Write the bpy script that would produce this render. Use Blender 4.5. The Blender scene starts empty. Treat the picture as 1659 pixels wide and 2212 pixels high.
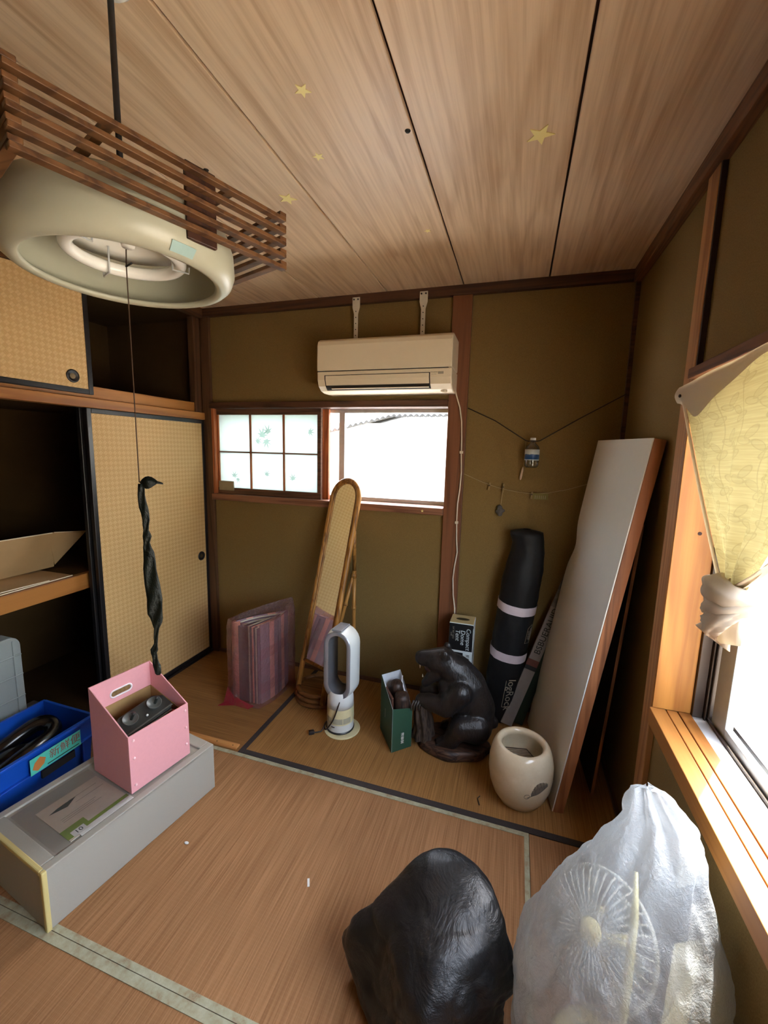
import bpy, math, random
from mathutils import Matrix, Vector, noise, Euler
random.seed(7)
S = bpy.context.scene
COL = S.collection

# ------------------------------------------------------------------ camera
cd = bpy.data.cameras.new('camera')
cam = bpy.data.objects.new('camera', cd)
COL.objects.link(cam)
cd.sensor_fit = 'VERTICAL'
cd.sensor_height = 24.0
cd.lens = 24.0 * 905.27 / 2212.0
cd.clip_start = 0.02
_p, _y, _r = -0.146085, 0.303869, 0.025673      # pitch, yaw, roll fitted to the photograph's vanishing points
_M = (Matrix.Rotation(_y, 3, 'Z') @ Matrix.Rotation(_p, 3, 'X')
      @ Matrix(((1, 0, 0), (0, 0, -1), (0, 1, 0))) @ Matrix.Rotation(_r, 3, 'Z'))
cam.matrix_world = Matrix.Translation((0, 0, 1.58)) @ _M.to_4x4()
S.camera = cam

# ------------------------------------------------------------------ world, sun, exposure
W = bpy.data.worlds.new('world')
S.world = W
W.use_nodes = True
_nt = W.node_tree
_bg = _nt.nodes['Background']
_sky = _nt.nodes.new('ShaderNodeTexSky')
_sky.sky_type = 'NISHITA'
_sky.sun_disc = False
_sky.sun_elevation = math.radians(62)
_sky.sun_rotation = math.radians(32)
_sky.air_density = 1.4
_sky.dust_density = 3.0
_sky.ozone_density = 1.0
_hs = _nt.nodes.new('ShaderNodeHueSaturation')
_hs.inputs['Saturation'].default_value = 0.5
_nt.links.new(_sky.outputs[0], _hs.inputs['Color'])
_nt.links.new(_hs.outputs[0], _bg.inputs[0])
_bg.inputs[1].default_value = 0.55
sd = bpy.data.lights.new('sun', 'SUN')
sun = bpy.data.objects.new('sun', sd)
COL.objects.link(sun)
sd.energy = 4.4
sd.angle = math.radians(0.6)
sd.color = (1.0, 0.96, 0.88)
_el = math.radians(62)
_sv = Vector((0.534 * math.cos(_el), 0.846 * math.cos(_el), math.sin(_el)))   # towards the sun
sun.rotation_euler = _sv.to_track_quat('Z', 'Y').to_euler()
vs = S.view_settings
vs.view_transform = 'Standard'
vs.look = 'None'
vs.gamma = 1.0
vs.use_curve_mapping = False
vs.exposure = 2.72
S.cycles.max_bounces = 14
S.cycles.diffuse_bounces = 8
S.cycles.glossy_bounces = 4
S.cycles.transmission_bounces = 8
S.cycles.transparent_max_bounces = 24
S.cycles.use_denoising = True
S.cycles.sample_clamp_indirect = 8.0
S.cycles.caustics_reflective = False
S.cycles.caustics_refractive = False

# ------------------------------------------------------------------ materials
def lin(c):
    return tuple(((x / 255) / 12.92 if x / 255 <= 0.04045 else ((x / 255 + 0.055) / 1.055) ** 2.4) for x in c) + (1.0,)

class NT:
    """tiny node helper"""
    def __init__(s, m):
        s.m = m; s.t = m.node_tree; s.n = s.t.nodes; s.l = s.t.links
    def node(s, typ, **kw):
        n = s.n.new(typ)
        for k, v in kw.items():
            if k.startswith('_'): setattr(n, k[1:], v)
        return n
    def put(s, sock, v):
        if isinstance(v, bpy.types.NodeSocket): s.l.new(v, sock)
        else: sock.default_value = v
    def obj(s):
        return s.node('ShaderNodeTexCoord').outputs['Object']
    def uv(s):
        return s.node('ShaderNodeTexCoord').outputs['UV']
    def map(s, v, scale=(1, 1, 1), rot=(0, 0, 0), loc=(0, 0, 0)):
        n = s.node('ShaderNodeMapping')
        s.put(n.inputs[0], v); n.inputs['Scale'].default_value = scale
        n.inputs['Rotation'].default_value = rot; n.inputs['Location'].default_value = loc
        return n.outputs[0]
    def noise(s, v, scale=5, detail=4, rough=0.55, dist=0.0):
        n = s.node('ShaderNodeTexNoise')
        s.put(n.inputs['Vector'], v); n.inputs['Scale'].default_value = scale
        n.inputs['Detail'].default_value = detail; n.inputs['Roughness'].default_value = rough
        n.inputs['Distortion'].default_value = dist
        return n.outputs[0]
    def wave(s, v, scale=5, dist=0, dscale=1, axis='X', prof='SIN', detail=2):
        n = s.node('ShaderNodeTexWave', _bands_direction=axis, _wave_profile=prof)
        s.put(n.inputs['Vector'], v); n.inputs['Scale'].default_value = scale
        n.inputs['Distortion'].default_value = dist; n.inputs['Detail Scale'].default_value = dscale
        n.inputs['Detail'].default_value = detail
        return n.outputs['Fac']
    def math(s, op, a, b=0.0, c=None):
        n = s.node('ShaderNodeMath', _operation=op)
        s.put(n.inputs[0], a); s.put(n.inputs[1], b)
        if c is not None: s.put(n.inputs[2], c)
        return n.outputs[0]
    def ramp(s, f, stops):
        n = s.node('ShaderNodeValToRGB')
        s.put(n.inputs[0], f)
        e = n.color_ramp.elements
        while len(e) < len(stops): e.new(0.5)
        for el, (p, c) in zip(e, stops):
            el.position = p; el.color = c
        return n.outputs[0]
    def mix(s, f, a, b, mode='MIX'):
        n = s.node('ShaderNodeMix', _data_type='RGBA', _blend_type=mode)
        s.put(n.inputs[0], f); s.put(n.inputs[6], a); s.put(n.inputs[7], b)
        return n.outputs[2]
    def bump(s, h, strength=0.3, dist=0.01):
        n = s.node('ShaderNodeBump')
        s.put(n.inputs['Height'], h); n.inputs['Strength'].default_value = strength
        n.inputs['Distance'].default_value = dist
        return n.outputs[0]
    def sep(s, v):
        n = s.node('ShaderNodeSeparateXYZ'); s.put(n.inputs[0], v); return n.outputs
    def rnd(s):
        return s.node('ShaderNodeObjectInfo').outputs['Random']

def mat(name, col=(128, 128, 128), rough=0.6, metal=0.0, spec=0.5, alpha=None, trans=0.0):
    m = bpy.data.materials.new(name)
    m.use_nodes = True
    b = m.node_tree.nodes['Principled BSDF']
    b.inputs['Base Color'].default_value = lin(col)
    b.inputs['Roughness'].default_value = rough
    b.inputs['Metallic'].default_value = metal
    b.inputs['Specular IOR Level'].default_value = spec
    b.inputs['Transmission Weight'].default_value = trans
    h = NT(m)
    h.b = b
    return m, h

def plain(name, col, rough=0.6, metal=0.0, spec=0.5, vary=0.06, bump=0.0, scale=30):
    """plain colour with a little noise so that it is not dead flat"""
    m, h = mat(name, col, rough, metal, spec)
    n = h.noise(h.obj(), scale, 5, 0.6)
    c = lin(col)
    lo = tuple(x * (1 - vary) for x in c[:3]) + (1,)
    hi = tuple(min(1, x * (1 + vary)) for x in c[:3]) + (1,)
    h.put(h.b.inputs['Base Color'], h.ramp(n, [(0.3, lo), (0.7, hi)]))
    if bump: h.put(h.b.inputs['Normal'], h.bump(n, bump, 0.004))
    return m

def wood(name, c_lo, c_hi, axis='Y', rough=0.45, rings=26, width=3.0, along=0.45, spec=0.4, fine=0.35, bump=0.08):
    """timber with contour (cathedral) grain running along an axis of the object"""
    m, h = mat(name, c_hi, rough, 0, spec)
    sc = {'X': (along, width, width), 'Y': (width, along, width), 'Z': (width, width, along)}[axis]
    v = h.obj()
    off = h.node('ShaderNodeVectorMath', _operation='ADD')
    comb = h.node('ShaderNodeCombineXYZ')
    r = h.math('MULTIPLY', h.rnd(), 37.0)
    for i in range(3): h.put(comb.inputs[i], r)
    h.put(off.inputs[0], v); h.put(off.inputs[1], comb.outputs[0])
    mp = h.map(off.outputs[0], sc)
    n1 = h.noise(mp, 1.0, 3, 0.5, 0.4)
    ring = h.math('SINE', h.math('MULTIPLY', n1, rings * 3.2))
    ring = h.math('MULTIPLY_ADD', ring, 0.5, 0.5)
    ring = h.math('POWER', ring, 2.2)
    fs = {'X': (2.2, 70, 70), 'Y': (70, 2.2, 70), 'Z': (70, 70, 2.2)}[axis]
    n2 = h.noise(h.map(off.outputs[0], fs), 1.0, 3, 0.6)
    n2 = h.math('MULTIPLY_ADD', n2, 2.6, -0.95)
    n2 = h.math('MINIMUM', h.math('MAXIMUM', n2, 0.0), 1.0)
    f = h.math('ADD', h.math('MULTIPLY', ring, 1 - fine), h.math('MULTIPLY', n2, fine))
    h.put(h.b.inputs['Base Color'], h.ramp(f, [(0.1, lin(c_hi)), (0.85, lin(c_lo))]))
    if bump: h.put(h.b.inputs['Normal'], h.bump(n2, bump, 0.002))
    return m

# walls: sanded olive-brown plaster
m_wall, h = mat('olive_plaster', (132, 110, 68), 0.92, 0, 0.15)
_v = h.obj()
_n = h.noise(_v, 260, 3, 0.7); _n2 = h.noise(_v, 2.2, 4, 0.6)
h.put(h.b.inputs['Base Color'], h.mix(h.math('MULTIPLY', _n2, 0.5), h.ramp(_n, [(0.3, lin((110, 90, 54))), (0.7, lin((138, 116, 74)))]), lin((120, 98, 58))))
h.put(h.b.inputs['Normal'], h.bump(_n, 0.25, 0.002))
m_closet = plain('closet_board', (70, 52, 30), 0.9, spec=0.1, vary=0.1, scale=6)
m_ceil = wood('ceiling_veneer', (188, 157, 125), (222, 197, 167), 'Y', 0.38, 8, 8.0, 0.8, spec=0.45, fine=0.62, bump=0.03)
m_seam = plain('dark_groove', (46, 26, 24), 0.8)
m_pillar = wood('red_brown_timber', (98, 60, 40), (122, 78, 52), 'Z', 0.45, 8, 14, 0.5)
m_rail_x = wood('red_brown_rail', (98, 58, 44), (132, 84, 62), 'X', 0.5, 14, 14, 0.8)
m_rail_y = wood('brown_rail', (84, 54, 34), (118, 78, 50), 'Y', 0.5, 14, 14, 0.8)
m_dark_x = wood('dark_rail', (58, 36, 26), (84, 54, 38), 'X', 0.55, 12, 14, 0.8)
m_dark_y = wood('dark_rail_side', (66, 42, 28), (98, 64, 42), 'Y', 0.55, 12, 14, 0.8)
m_honey_z = wood('honey_timber', (150, 94, 38), (180, 122, 54), 'Z', 0.5, 8, 8, 0.6)
m_honey_y = wood('honey_timber_side', (140, 88, 40), (170, 114, 56), 'Y', 0.45, 8, 10, 0.6)
m_honey_x = wood('honey_timber_cross', (180, 120, 66), (216, 160, 98), 'X', 0.5, 10, 10, 0.6)
m_kumiko = wood('lamp_slat_wood', (72, 44, 24), (108, 72, 42), 'X', 0.5, 8, 20, 1.0)
m_kumiko_d = wood('lamp_block_wood', (44, 22, 14), (66, 36, 22), 'Z', 0.5, 8, 20, 1.0)
m_black = plain('black_lacquer', (26, 25, 28), 0.35, spec=0.5)
m_rush = {}
def tatami(name, lo, hi, axis, ribs=True):
    m, h = mat(name, hi, 0.7, 0, 0.25)
    v = h.obj()
    a, b = (3.0, 190) if axis == 'X' else (190, 3.0)
    n1 = h.noise(h.map(v, (a, b, 1)), 1, 4, 0.65)
    n2 = h.noise(v, 2.6, 4, 0.6)
    n3 = h.noise(h.map(v, (a * 0.12, b * 0.12, 1)), 1, 3, 0.6)
    c = h.ramp(h.math('ADD', h.math('MULTIPLY', n1, 0.8), h.math('MULTIPLY', n3, 0.2)), [(0.36, lin(lo)), (0.64, lin(hi))])
    c = h.mix(h.math('MULTIPLY', n2, 0.35), c, lin(lo))
    w = h.wave(v, 26, 0.6, 3, 'X' if axis == 'X' else 'Y')      # warp threads across the rush
    w = h.math('POWER', w, 10)
    c = h.mix(h.math('MULTIPLY', w, 0.025), c, lin((236, 190, 150)))
    rib = h.wave(v, 60, 0.2, 2, 'Y' if axis == 'X' else 'X')
    h.put(h.b.inputs['Base Color'], h.mix(h.math('MULTIPLY', rib, 0.03), c, lin(lo)))
    h.put(h.b.inputs['Normal'], h.bump(h.math('ADD', h.math('MULTIPLY', rib, 0.1), n1), 0.2, 0.003))
    return m
m_tat_front = tatami('rush_mat_front', (130, 93, 60), (176, 132, 92), 'Y')
m_tat_back = tatami('rush_mat_back', (130, 94, 52), (176, 132, 78), 'Y')
m_tat_left = tatami('rush_mat_left', (122, 86, 48), (164, 120, 70), 'X')
m_hem_dark = plain('dark_cloth_border', (52, 46, 46), 0.85, vary=0.15, scale=120)
m_hem_pale, h = mat('worn_green_cloth_border', (170, 172, 146), 0.9, 0, 0.1)
_v = h.obj(); _n = h.noise(_v, 22, 6, 0.7); _n2 = h.noise(_v, 260, 2, 0.5)
h.put(h.b.inputs['Base Color'], h.mix(_n2, h.ramp(_n, [(0.36, lin((140, 108, 76))), (0.46, lin((160, 156, 128))), (0.7, lin((192, 194, 172)))]), lin((160, 160, 138)), 'MIX'))
m_glass, h = mat('window_glass')
_t = h.node('ShaderNodeBsdfTransparent'); _g = h.node('ShaderNodeBsdfGlossy'); _g.inputs['Roughness'].default_value = 0.01
_mx = h.node('ShaderNodeMixShader')
_mx.inputs[0].default_value = 0.07; h.put(_mx.inputs[1], _t.outputs[0]); h.put(_mx.inputs[2], _g.outputs[0])
h.put(h.n['Material Output'].inputs[0], _mx.outputs[0])

def film(name, tint, clear, diff, rough=0.25, gloss=0.25, bump=0.4, scale=18, transl=0.5, base=0.03):
    """thin plastic film or thin cloth: part see-through, part diffusing, part shiny"""
    m, h = mat(name)
    v = h.obj()
    n = h.noise(v, scale, 6, 0.65, 0.6)
    n2 = h.noise(v, scale * 3.2, 4, 0.6, 1.2)
    nb = h.bump(h.math('ADD', n, h.math('MULTIPLY', n2, 0.45)), bump, 0.02) if bump else None
    t = h.node('ShaderNodeBsdfTransparent'); t.inputs[0].default_value = lin(tint)
    d = h.node('ShaderNodeBsdfDiffuse'); d.inputs[0].default_value = lin(diff)
    tl = h.node('ShaderNodeBsdfTranslucent'); tl.inputs[0].default_value = lin(diff)
    g = h.node('ShaderNodeBsdfGlossy'); g.inputs['Roughness'].default_value = rough
    if nb is not None:
        for x in (d, tl, g): h.put(x.inputs['Normal'], nb)
    m1 = h.node('ShaderNodeMixShader'); m1.inputs[0].default_value = transl
    h.put(m1.inputs[1], d.outputs[0]); h.put(m1.inputs[2], tl.outputs[0])
    m2 = h.node('ShaderNodeMixShader'); m2.inputs[0].default_value = clear
    h.put(m2.inputs[1], m1.outputs[0]); h.put(m2.inputs[2], t.outputs[0])
    lw = h.node('ShaderNodeLayerWeight'); lw.inputs[0].default_value = 0.25
    if nb is not None: h.put(lw.inputs['Normal'], nb)
    m3 = h.node('ShaderNodeMixShader')
    h.put(m3.inputs[0], h.math('MULTIPLY_ADD', lw.outputs['Fresnel'], gloss, base))
    h.put(m3.inputs[1], m2.outputs[0]); h.put(m3.inputs[2], g.outputs[0])
    h.put(h.n['Material Output'].inputs[0], m3.outputs[0])
    return m

# ------------------------------------------------------------------ mesh helpers
class MB:
    def __init__(s):
        s.v = []; s.f = []; s.uv = None
    def add(s, vs, fs):
        o = len(s.v)
        s.v += [tuple(p) for p in vs]; s.f += [tuple(i + o for i in f) for f in fs]
        return s
    def box(s, x0, x1, y0, y1, z0, z1, mtx=None):
        vs = [Vector((x, y, z)) for z in (z0, z1) for y in (y0, y1) for x in (x0, x1)]
        if mtx is not None: vs = [mtx @ p for p in vs]
        return s.add(vs, [(0, 2, 3, 1), (4, 5, 7, 6), (0, 1, 5, 4), (2, 6, 7, 3), (0, 4, 6, 2), (1, 3, 7, 5)])
    def hexa(s, b, t):
        """8 corners: bottom quad b and top quad t, both counter-clockwise seen from above"""
        return s.add(list(b) + list(t), [(3, 2, 1, 0), (4, 5, 6, 7), (0, 1, 5, 4), (1, 2, 6, 5), (2, 3, 7, 6), (3, 0, 4, 7)])
    def tube(s, pts, r, n=8, cap=True, sq=1.0):
        pts = [Vector(p) for p in pts]
        rs = r if isinstance(r, (list, tuple)) else [r] * len(pts)
        o = len(s.v); prev = None
        for i, p in enumerate(pts):
            t = (pts[min(i + 1, len(pts) - 1)] - pts[max(i - 1, 0)]).normalized()
            if prev is None:
                a = Vector((0, 0, 1)) if abs(t.z) < 0.9 else Vector((1, 0, 0))
                u = t.cross(a).normalized()
            else:
                u = (prev - t * prev.dot(t)).normalized()
            prev = u; w = t.cross(u)
            for k in range(n):
                a = 2 * math.pi * k / n
                s.v.append(tuple(p + (u * math.cos(a) + w * math.sin(a) * sq) * rs[i]))
        for i in range(len(pts) - 1):
            for k in range(n):
                a, b = o + i * n + k, o + i * n + (k + 1) % n
                s.f.append((a, b, b + n, a + n))
        if cap:
            s.f.append(tuple(o + k for k in reversed(range(n))))
            s.f.append(tuple(o + (len(pts) - 1) * n + k for k in range(n)))
        return s
    def loop(s, pts, r, n=8):
        """closed tube"""
        pts = [Vector(p) for p in pts]; N = len(pts); o = len(s.v)
        nrm = sum(((pts[i] - pts[0]).cross(pts[(i + 1) % N] - pts[0]) for i in range(N)), Vector()).normalized()
        for i, p in enumerate(pts):
            t = (pts[(i + 1) % N] - pts[i - 1]).normalized()
            u = t.cross(nrm).normalized(); w = nrm
            for k in range(n):
                a = 2 * math.pi * k / n
                s.v.append(tuple(p + (u * math.cos(a) + w * math.sin(a)) * r))
        for i in range(N):
            for k in range(n):
                a, b = o + i * n + k, o + i * n + (k + 1) % n
                c, d = o + ((i + 1) % N) * n + (k + 1) % n, o + ((i + 1) % N) * n + k
                s.f.append((a, b, c, d))
        return s
    def lathe(s, prof, c=(0, 0, 0), n=40, close=False):
        o = len(s.v); m = len(prof)
        for r, z in prof:
            for k in range(n):
                a = 2 * math.pi * k / n
                s.v.append((c[0] + r * math.cos(a), c[1] + r * math.sin(a), c[2] + z))
        for i in range(m if close else m - 1):
            j = (i + 1) % m
            for k in range(n):
                s.f.append((o + i * n + k, o + i * n + (k + 1) % n, o + j * n + (k + 1) % n, o + j * n + k))
        return s
    def ell(s, c, r, mtx=None, nu=16, nv=10):
        o = len(s.v)
        for j in range(nv + 1):
            ph = math.pi * j / nv
            for i in range(nu):
                th = 2 * math.pi * i / nu
                p = Vector((r[0] * math.sin(ph) * math.cos(th), r[1] * math.sin(ph) * math.sin(th), r[2] * math.cos(ph)))
                if mtx is not None: p = mtx @ p
                s.v.append(tuple(p + Vector(c)))
        for j in range(nv):
            for i in range(nu):
                s.f.append((o + j * nu + i, o + (j + 1) * nu + i, o + (j + 1) * nu + (i + 1) % nu, o + j * nu + (i + 1) % nu))
        return s
    def prism(s, poly, d, both=True):
        """extrude a planar 3-D polygon by vector d"""
        d = Vector(d); p = [Vector(q) for q in poly]; n = len(p)
        vs = p + [q + d for q in p]
        fs = [tuple(reversed(range(n))), tuple(range(n, 2 * n))]
        fs += [(i, (i + 1) % n, n + (i + 1) % n, n + i) for i in range(n)]
        return s.add(vs, fs)
    def grid(s, fn, nu, nv, wrap=False):
        o = len(s.v)
        for j in range(nv + 1):
            for i in range(nu + (0 if wrap else 1)):
                s.v.append(tuple(fn(i / nu, j / nv)))
        w = nu if wrap else nu + 1
        for j in range(nv):
            for i in range(nu):
                i2 = (i + 1) % w
                s.f.append((o + j * w + i, o + j * w + i2, o + (j + 1) * w + i2, o + (j + 1) * w + i))
        return s
    def xf(s, m):
        s.v = [tuple(m @ Vector(p)) for p in s.v]; return s
    def build(s, name, m=None, parent=None, smooth=False, bevel=0, seg=2, solid=0, remesh=0, autosm=None, uv=None):
        me = bpy.data.meshes.new(name)
        me.from_pydata(s.v, [], s.f)
        me.update()
        if uv is not None:
            l = me.uv_layers.new(name='UVMap')
            for lp in me.loops: l.data[lp.index].uv = uv[lp.vertex_index]
        o = bpy.data.objects.new(name, me)
        COL.objects.link(o)
        if m is not None: me.materials.append(m)
        if smooth:
            for p in me.polygons: p.use_smooth = True
        if remesh:
            md = o.modifiers.new('remesh', 'REMESH'); md.mode = 'VOXEL'; md.voxel_size = remesh; md.use_smooth_shade = True
        if solid:
            md = o.modifiers.new('solid', 'SOLIDIFY'); md.thickness = solid; md.offset = 0
        if bevel:
            md = o.modifiers.new('bevel', 'BEVEL'); md.width = bevel; md.segments = seg
            md.limit_method = 'ANGLE'; md.angle_limit = math.radians(40)
        if autosm and smooth:
            import bmesh as _bm
            b = _bm.new(); b.from_mesh(me)
            for e in b.edges:
                if len(e.link_faces) == 2 and e.calc_face_angle(0) > autosm: e.smooth = False
            b.to_mesh(me); b.free()
        if parent is not None:
            o.parent = parent
            o.matrix_parent_inverse = parent.matrix_world.inverted()
        return o

def tag(o, label=None, cat=None, group=None, kind=None):
    if label: o['label'] = label
    if cat: o['category'] = cat
    if group: o['group'] = group
    if kind: o['kind'] = kind
    return o
def thing(name, loc, label, cat, group=None):
    o = bpy.data.objects.new(name, None)
    o.empty_display_size = 0.05
    o.location = loc
    o.matrix_world = Matrix.Translation(loc)
    COL.objects.link(o)
    return tag(o, label, cat, group)
def setting(name, loc=(0, 0, 0)):
    o = thing(name, loc, None, None)
    o['kind'] = 'structure'
    return o
def struct(name, mb, m, **kw):
    o = mb.build(name, m, **kw); o['kind'] = 'structure'; return o
_PI = {}
def child(o, parent):
    o.parent = parent
    o.matrix_parent_inverse = parent.matrix_world.inverted()
    return o
def frame(origin, xdir, zdir=(0, 0, 1)):
    """4x4 with local x along xdir, local z closest to zdir"""
    x = Vector(xdir).normalized(); z = Vector(zdir); y = z.cross(x).normalized(); z = x.cross(y).normalized()
    m = Matrix.Identity(4)
    for i in range(3):
        m[i][0], m[i][1], m[i][2], m[i][3] = x[i], y[i], z[i], origin[i]
    return m
def text(s, size, mtx, m, parent, name='lettering', depth=0.0004, align='CENTER', shear=0.0):
    """flat letters; local x runs along the words, local z stands out of the surface"""
    cu = bpy.data.curves.new(name, 'FONT')
    cu.body = s; cu.size = size; cu.align_x = align; cu.align_y = 'CENTER'; cu.extrude = depth; cu.shear = shear
    cu.resolution_u = 3
    t = bpy.data.objects.new('tmp', cu); COL.objects.link(t)
    dg = bpy.context.evaluated_depsgraph_get(); dg.update()
    me = bpy.data.meshes.new_from_object(t.evaluated_get(dg))
    bpy.data.objects.remove(t)
    me.transform(mtx); me.name = name
    me.materials.clear(); me.materials.append(m)
    o = bpy.data.objects.new(name, me); COL.objects.link(o)
    return child(o, parent) if parent is not None else o
def rot(a, ax): return Matrix.Rotation(math.radians(a), 4, ax)
def T(*a): return Matrix.Translation(a)
def lerp(a, b, t): return a + (b - a) * t
def interp(tab, x):
    """piecewise linear through rows (x, values...)"""
    if x <= tab[0][0]: return tab[0][1:]
    for a, b in zip(tab, tab[1:]):
        if x <= b[0]:
            t = (x - a[0]) / (b[0] - a[0])
            t = t * t * (3 - 2 * t) if False else t
            return tuple(lerp(p, q, t) for p, q in zip(a[1:], b[1:]))
    return tab[-1][1:]

# room box: camera above (0, 0); back wall (window, air conditioner) y = YB, closet x = XL, big window x = XR
YB, XL, XR, ZC, YF = 2.57, -2.177, 0.535, 2.52, -1.03

# ------------------------------------------------------------------ the setting: shell
fl = struct('floor', MB().box(-3.2, 0.66, YF, 2.7, -0.12, -0.03), m_seam)
BZ = 0.0
def mat_piece(x0, x1, y0, y1, m):
    return MB().box(x0, x1, y0, y1, -0.03, BZ).build('tatami_mat', m, fl)
def hem(parent, x0, x1, y0, y1, m, z=0.0025):
    return MB().box(x0, x1, y0, y1, -0.01, z).build('border', m, parent)
t1 = mat_piece(XL, -1.2640, 1.672, YB, m_tat_left)
hem(t1, -1.292, -1.2642, 1.672, YB, m_hem_dark)
t2 = mat_piece(-1.2636, XR, 1.672, YB, m_tat_back)
hem(t2, -1.2636, XR, 1.672, 1.702, m_hem_dark)
t3 = mat_piece(XL, 0.150, 0.785, 1.670, m_tat_front)
for b in ((-1.9, 0.150, 1.650, 1.670), (0.131, 0.150, 0.785, 1.650), (XL, 0.150, 0.785, 0.804)): hem(t3, *b, m_hem_pale)
t4 = mat_piece(0.152, XR, 0.785, 1.670, m_tat_front)
t5 = mat_piece(XL, XR, -0.10, 0.783, m_tat_front)
hem(t5, XL, XR, 0.756, 0.783, m_hem_pale)
mat_piece(XL, XR, YF, -0.102, m_tat_front)

# ceiling: veneer boards with dark gaps
ce = struct('ceiling', MB().box(-3.2, 0.66, YF, 2.7, ZC + 0.012, ZC + 0.09), m_seam)
xs = [XL, -1.71, -1.262, -0.814, -0.36, 0.095, XR]
for a, b in zip(xs, xs[1:]):
    MB().box(a + 0.004, b - 0.004, YF, YB, ZC - 0.003, ZC + 0.012).build('ceiling_board', m_ceil, ce, bevel=0.002, seg=1)

# walls
wb = MB()
wb.box(-3.2, 0.66, YB, YB + 0.12, -0.1, 1.195).box(-3.2, 0.66, YB, YB + 0.12, 1.886, ZC + 0.05)
wb.box(-3.2, -2.12, YB, YB + 0.12, 1.195, 1.886).box(-0.417, 0.66, YB, YB + 0.12, 1.195, 1.886)
struct('wall_back', wb, m_wall)
wr = MB()
wr.box(XR, 0.66, YF, 2.69, -0.1, 0.66).box(XR, 0.66, YF, 2.69, 1.845, ZC + 0.05)
wr.box(XR, 0.66, 1.62, 2.69, 0.66, 1.845).box(XR, 0.66, YF, -0.12, 0.66, 1.845)
struct('wall_right', wr, m_wall)
struct('wall_front', MB().box(-3.2, 0.66, YF - 0.12, YF, -0.1, ZC + 0.05), m_wall)
wl = MB()
wl.box(XL - 0.10, XL, YF, 0.70, -0.1, ZC + 0.05)                      # wall beside the closet
struct('wall_left', wl, m_wall)
# closet: inner walls, floors, ceiling
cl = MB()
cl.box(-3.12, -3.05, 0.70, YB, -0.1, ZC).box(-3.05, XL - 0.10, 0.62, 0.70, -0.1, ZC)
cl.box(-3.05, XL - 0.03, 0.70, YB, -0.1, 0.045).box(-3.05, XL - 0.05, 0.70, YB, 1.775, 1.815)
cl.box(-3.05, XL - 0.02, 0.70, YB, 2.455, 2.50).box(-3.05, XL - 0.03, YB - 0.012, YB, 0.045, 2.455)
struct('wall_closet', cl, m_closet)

# timber of the walls
m_post = wood('dark_brown_post', (66, 44, 30), (92, 64, 44), 'Z', 0.5, 8, 14, 0.5)
def trim(n, x0, x1, y0, y1, z0, z1, m, bev=0.003):
    return struct('trim_%d' % n, MB().box(x0, x1, y0, y1, z0, z1), m, bevel=bev)
trim(1, -0.417, -0.305, 2.548, YB + 0.02, 0.0, 2.468, m_pillar)             # pillar beside the small window
trim(2, -2.17, XR, 2.535, YB + 0.01, 2.465, ZC - 0.002, m_dark_x)           # cornice over the back wall
trim(3, 0.497, XR + 0.01, YF, 2.54, 2.455, ZC - 0.002, m_rail_y)            # cornice over the right wall
trim(4, XL - 0.03, XL + 0.03, YF, 2.54, 2.455, ZC - 0.002, m_dark_y)        # cornice over the closet
trim(5, -2.185, -2.115, 2.545, YB + 0.01, 0.0, 2.465, m_post)             # corner post at the closet
trim(6, 0.515, XR + 0.01, 2.552, YB + 0.01, 0.0, 2.465, m_dark_x, 0.002)    # thin corner post
m_pillar2 = wood('tan_timber', (150, 100, 58), (184, 134, 86), 'Z', 0.5, 12, 12, 0.7)
trim(7, 0.516, 0.64, 1.621, 1.706, 0.0, 2.46, m_pillar2)                    # pillar at the big window
trim(8, 0.50, XR + 0.01, -0.15, 1.62, 1.83, 1.862, m_rail_y)                # lintel over the big window
trim(9, -2.225, -2.165, 0.70, 2.545, 1.763, 1.813, m_honey_y)               # closet rail, lower lip
trim(10, -2.25, -2.20, 0.70, 2.49, 1.815, 1.880, m_honey_y)                 # closet rail, upper lip
trim(11, -2.235, -2.185, 2.483, 2.545, 1.815, 2.455, m_post)              # narrow post by the upper closet
trim(12, -2.26, -2.16, 0.70, 2.545, 0.0, 0.016, m_black)                    # closet threshold
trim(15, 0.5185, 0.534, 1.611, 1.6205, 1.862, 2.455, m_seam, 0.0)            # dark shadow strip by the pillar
struct('baseboard_back', MB().box(-2.12, XR, 2.552, YB + 0.01, 0.0, 0.022), m_dark_x, bevel=0.002)
struct('baseboard_right', MB().box(0.519, XR + 0.01, YF, 2.552, 0.0, 0.022), m_dark_y, bevel=0.002)
sh = struct('trim_13', MB().box(-2.30, -2.26, 0.70, YB, 0.768, 0.856), m_honey_y, bevel=0.003)   # front beam of the closet shelf
struct('trim_14', MB().box(-3.05, -2.30, 0.70, YB, 0.835, 0.855), m_closet)                        # closet shelf

# ------------------------------------------------------------------ small window (back wall)
w1 = setting('window_1', (-1.27, YB, 1.2))
m_wred = wood('window_red_wood', (108, 70, 52), (140, 96, 72), 'X', 0.5, 10, 20, 0.8)
m_wred_z = wood('window_red_wood_upright', (134, 72, 44), (180, 108, 64), 'Z', 0.5, 10, 20, 0.8)
m_sash = wood('window_sash_wood', (74, 50, 38), (104, 74, 56), 'X', 0.55, 10, 20, 0.8)
m_alu = plain('grey_aluminium', (196, 200, 202), 0.4, 0.2)
m_alu_d = plain('brown_aluminium', (70, 60, 54), 0.4, 0.5)
fr = MB()
MB().box(-2.12, -0.417, 2.532, YB + 0.125, 1.845, 1.886).build('head_rail', m_dark_x, w1, bevel=0.003)
MB().box(-2.12, -0.417, 2.532, YB + 0.135, 1.192, 1.236).build('sill', m_wred, w1, bevel=0.003)
MB().box(-2.12, -2.094, 2.55, YB + 0.12, 1.236, 1.845).build('side_post', m_wred_z, w1, bevel=0.002)
sa = MB()
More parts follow.
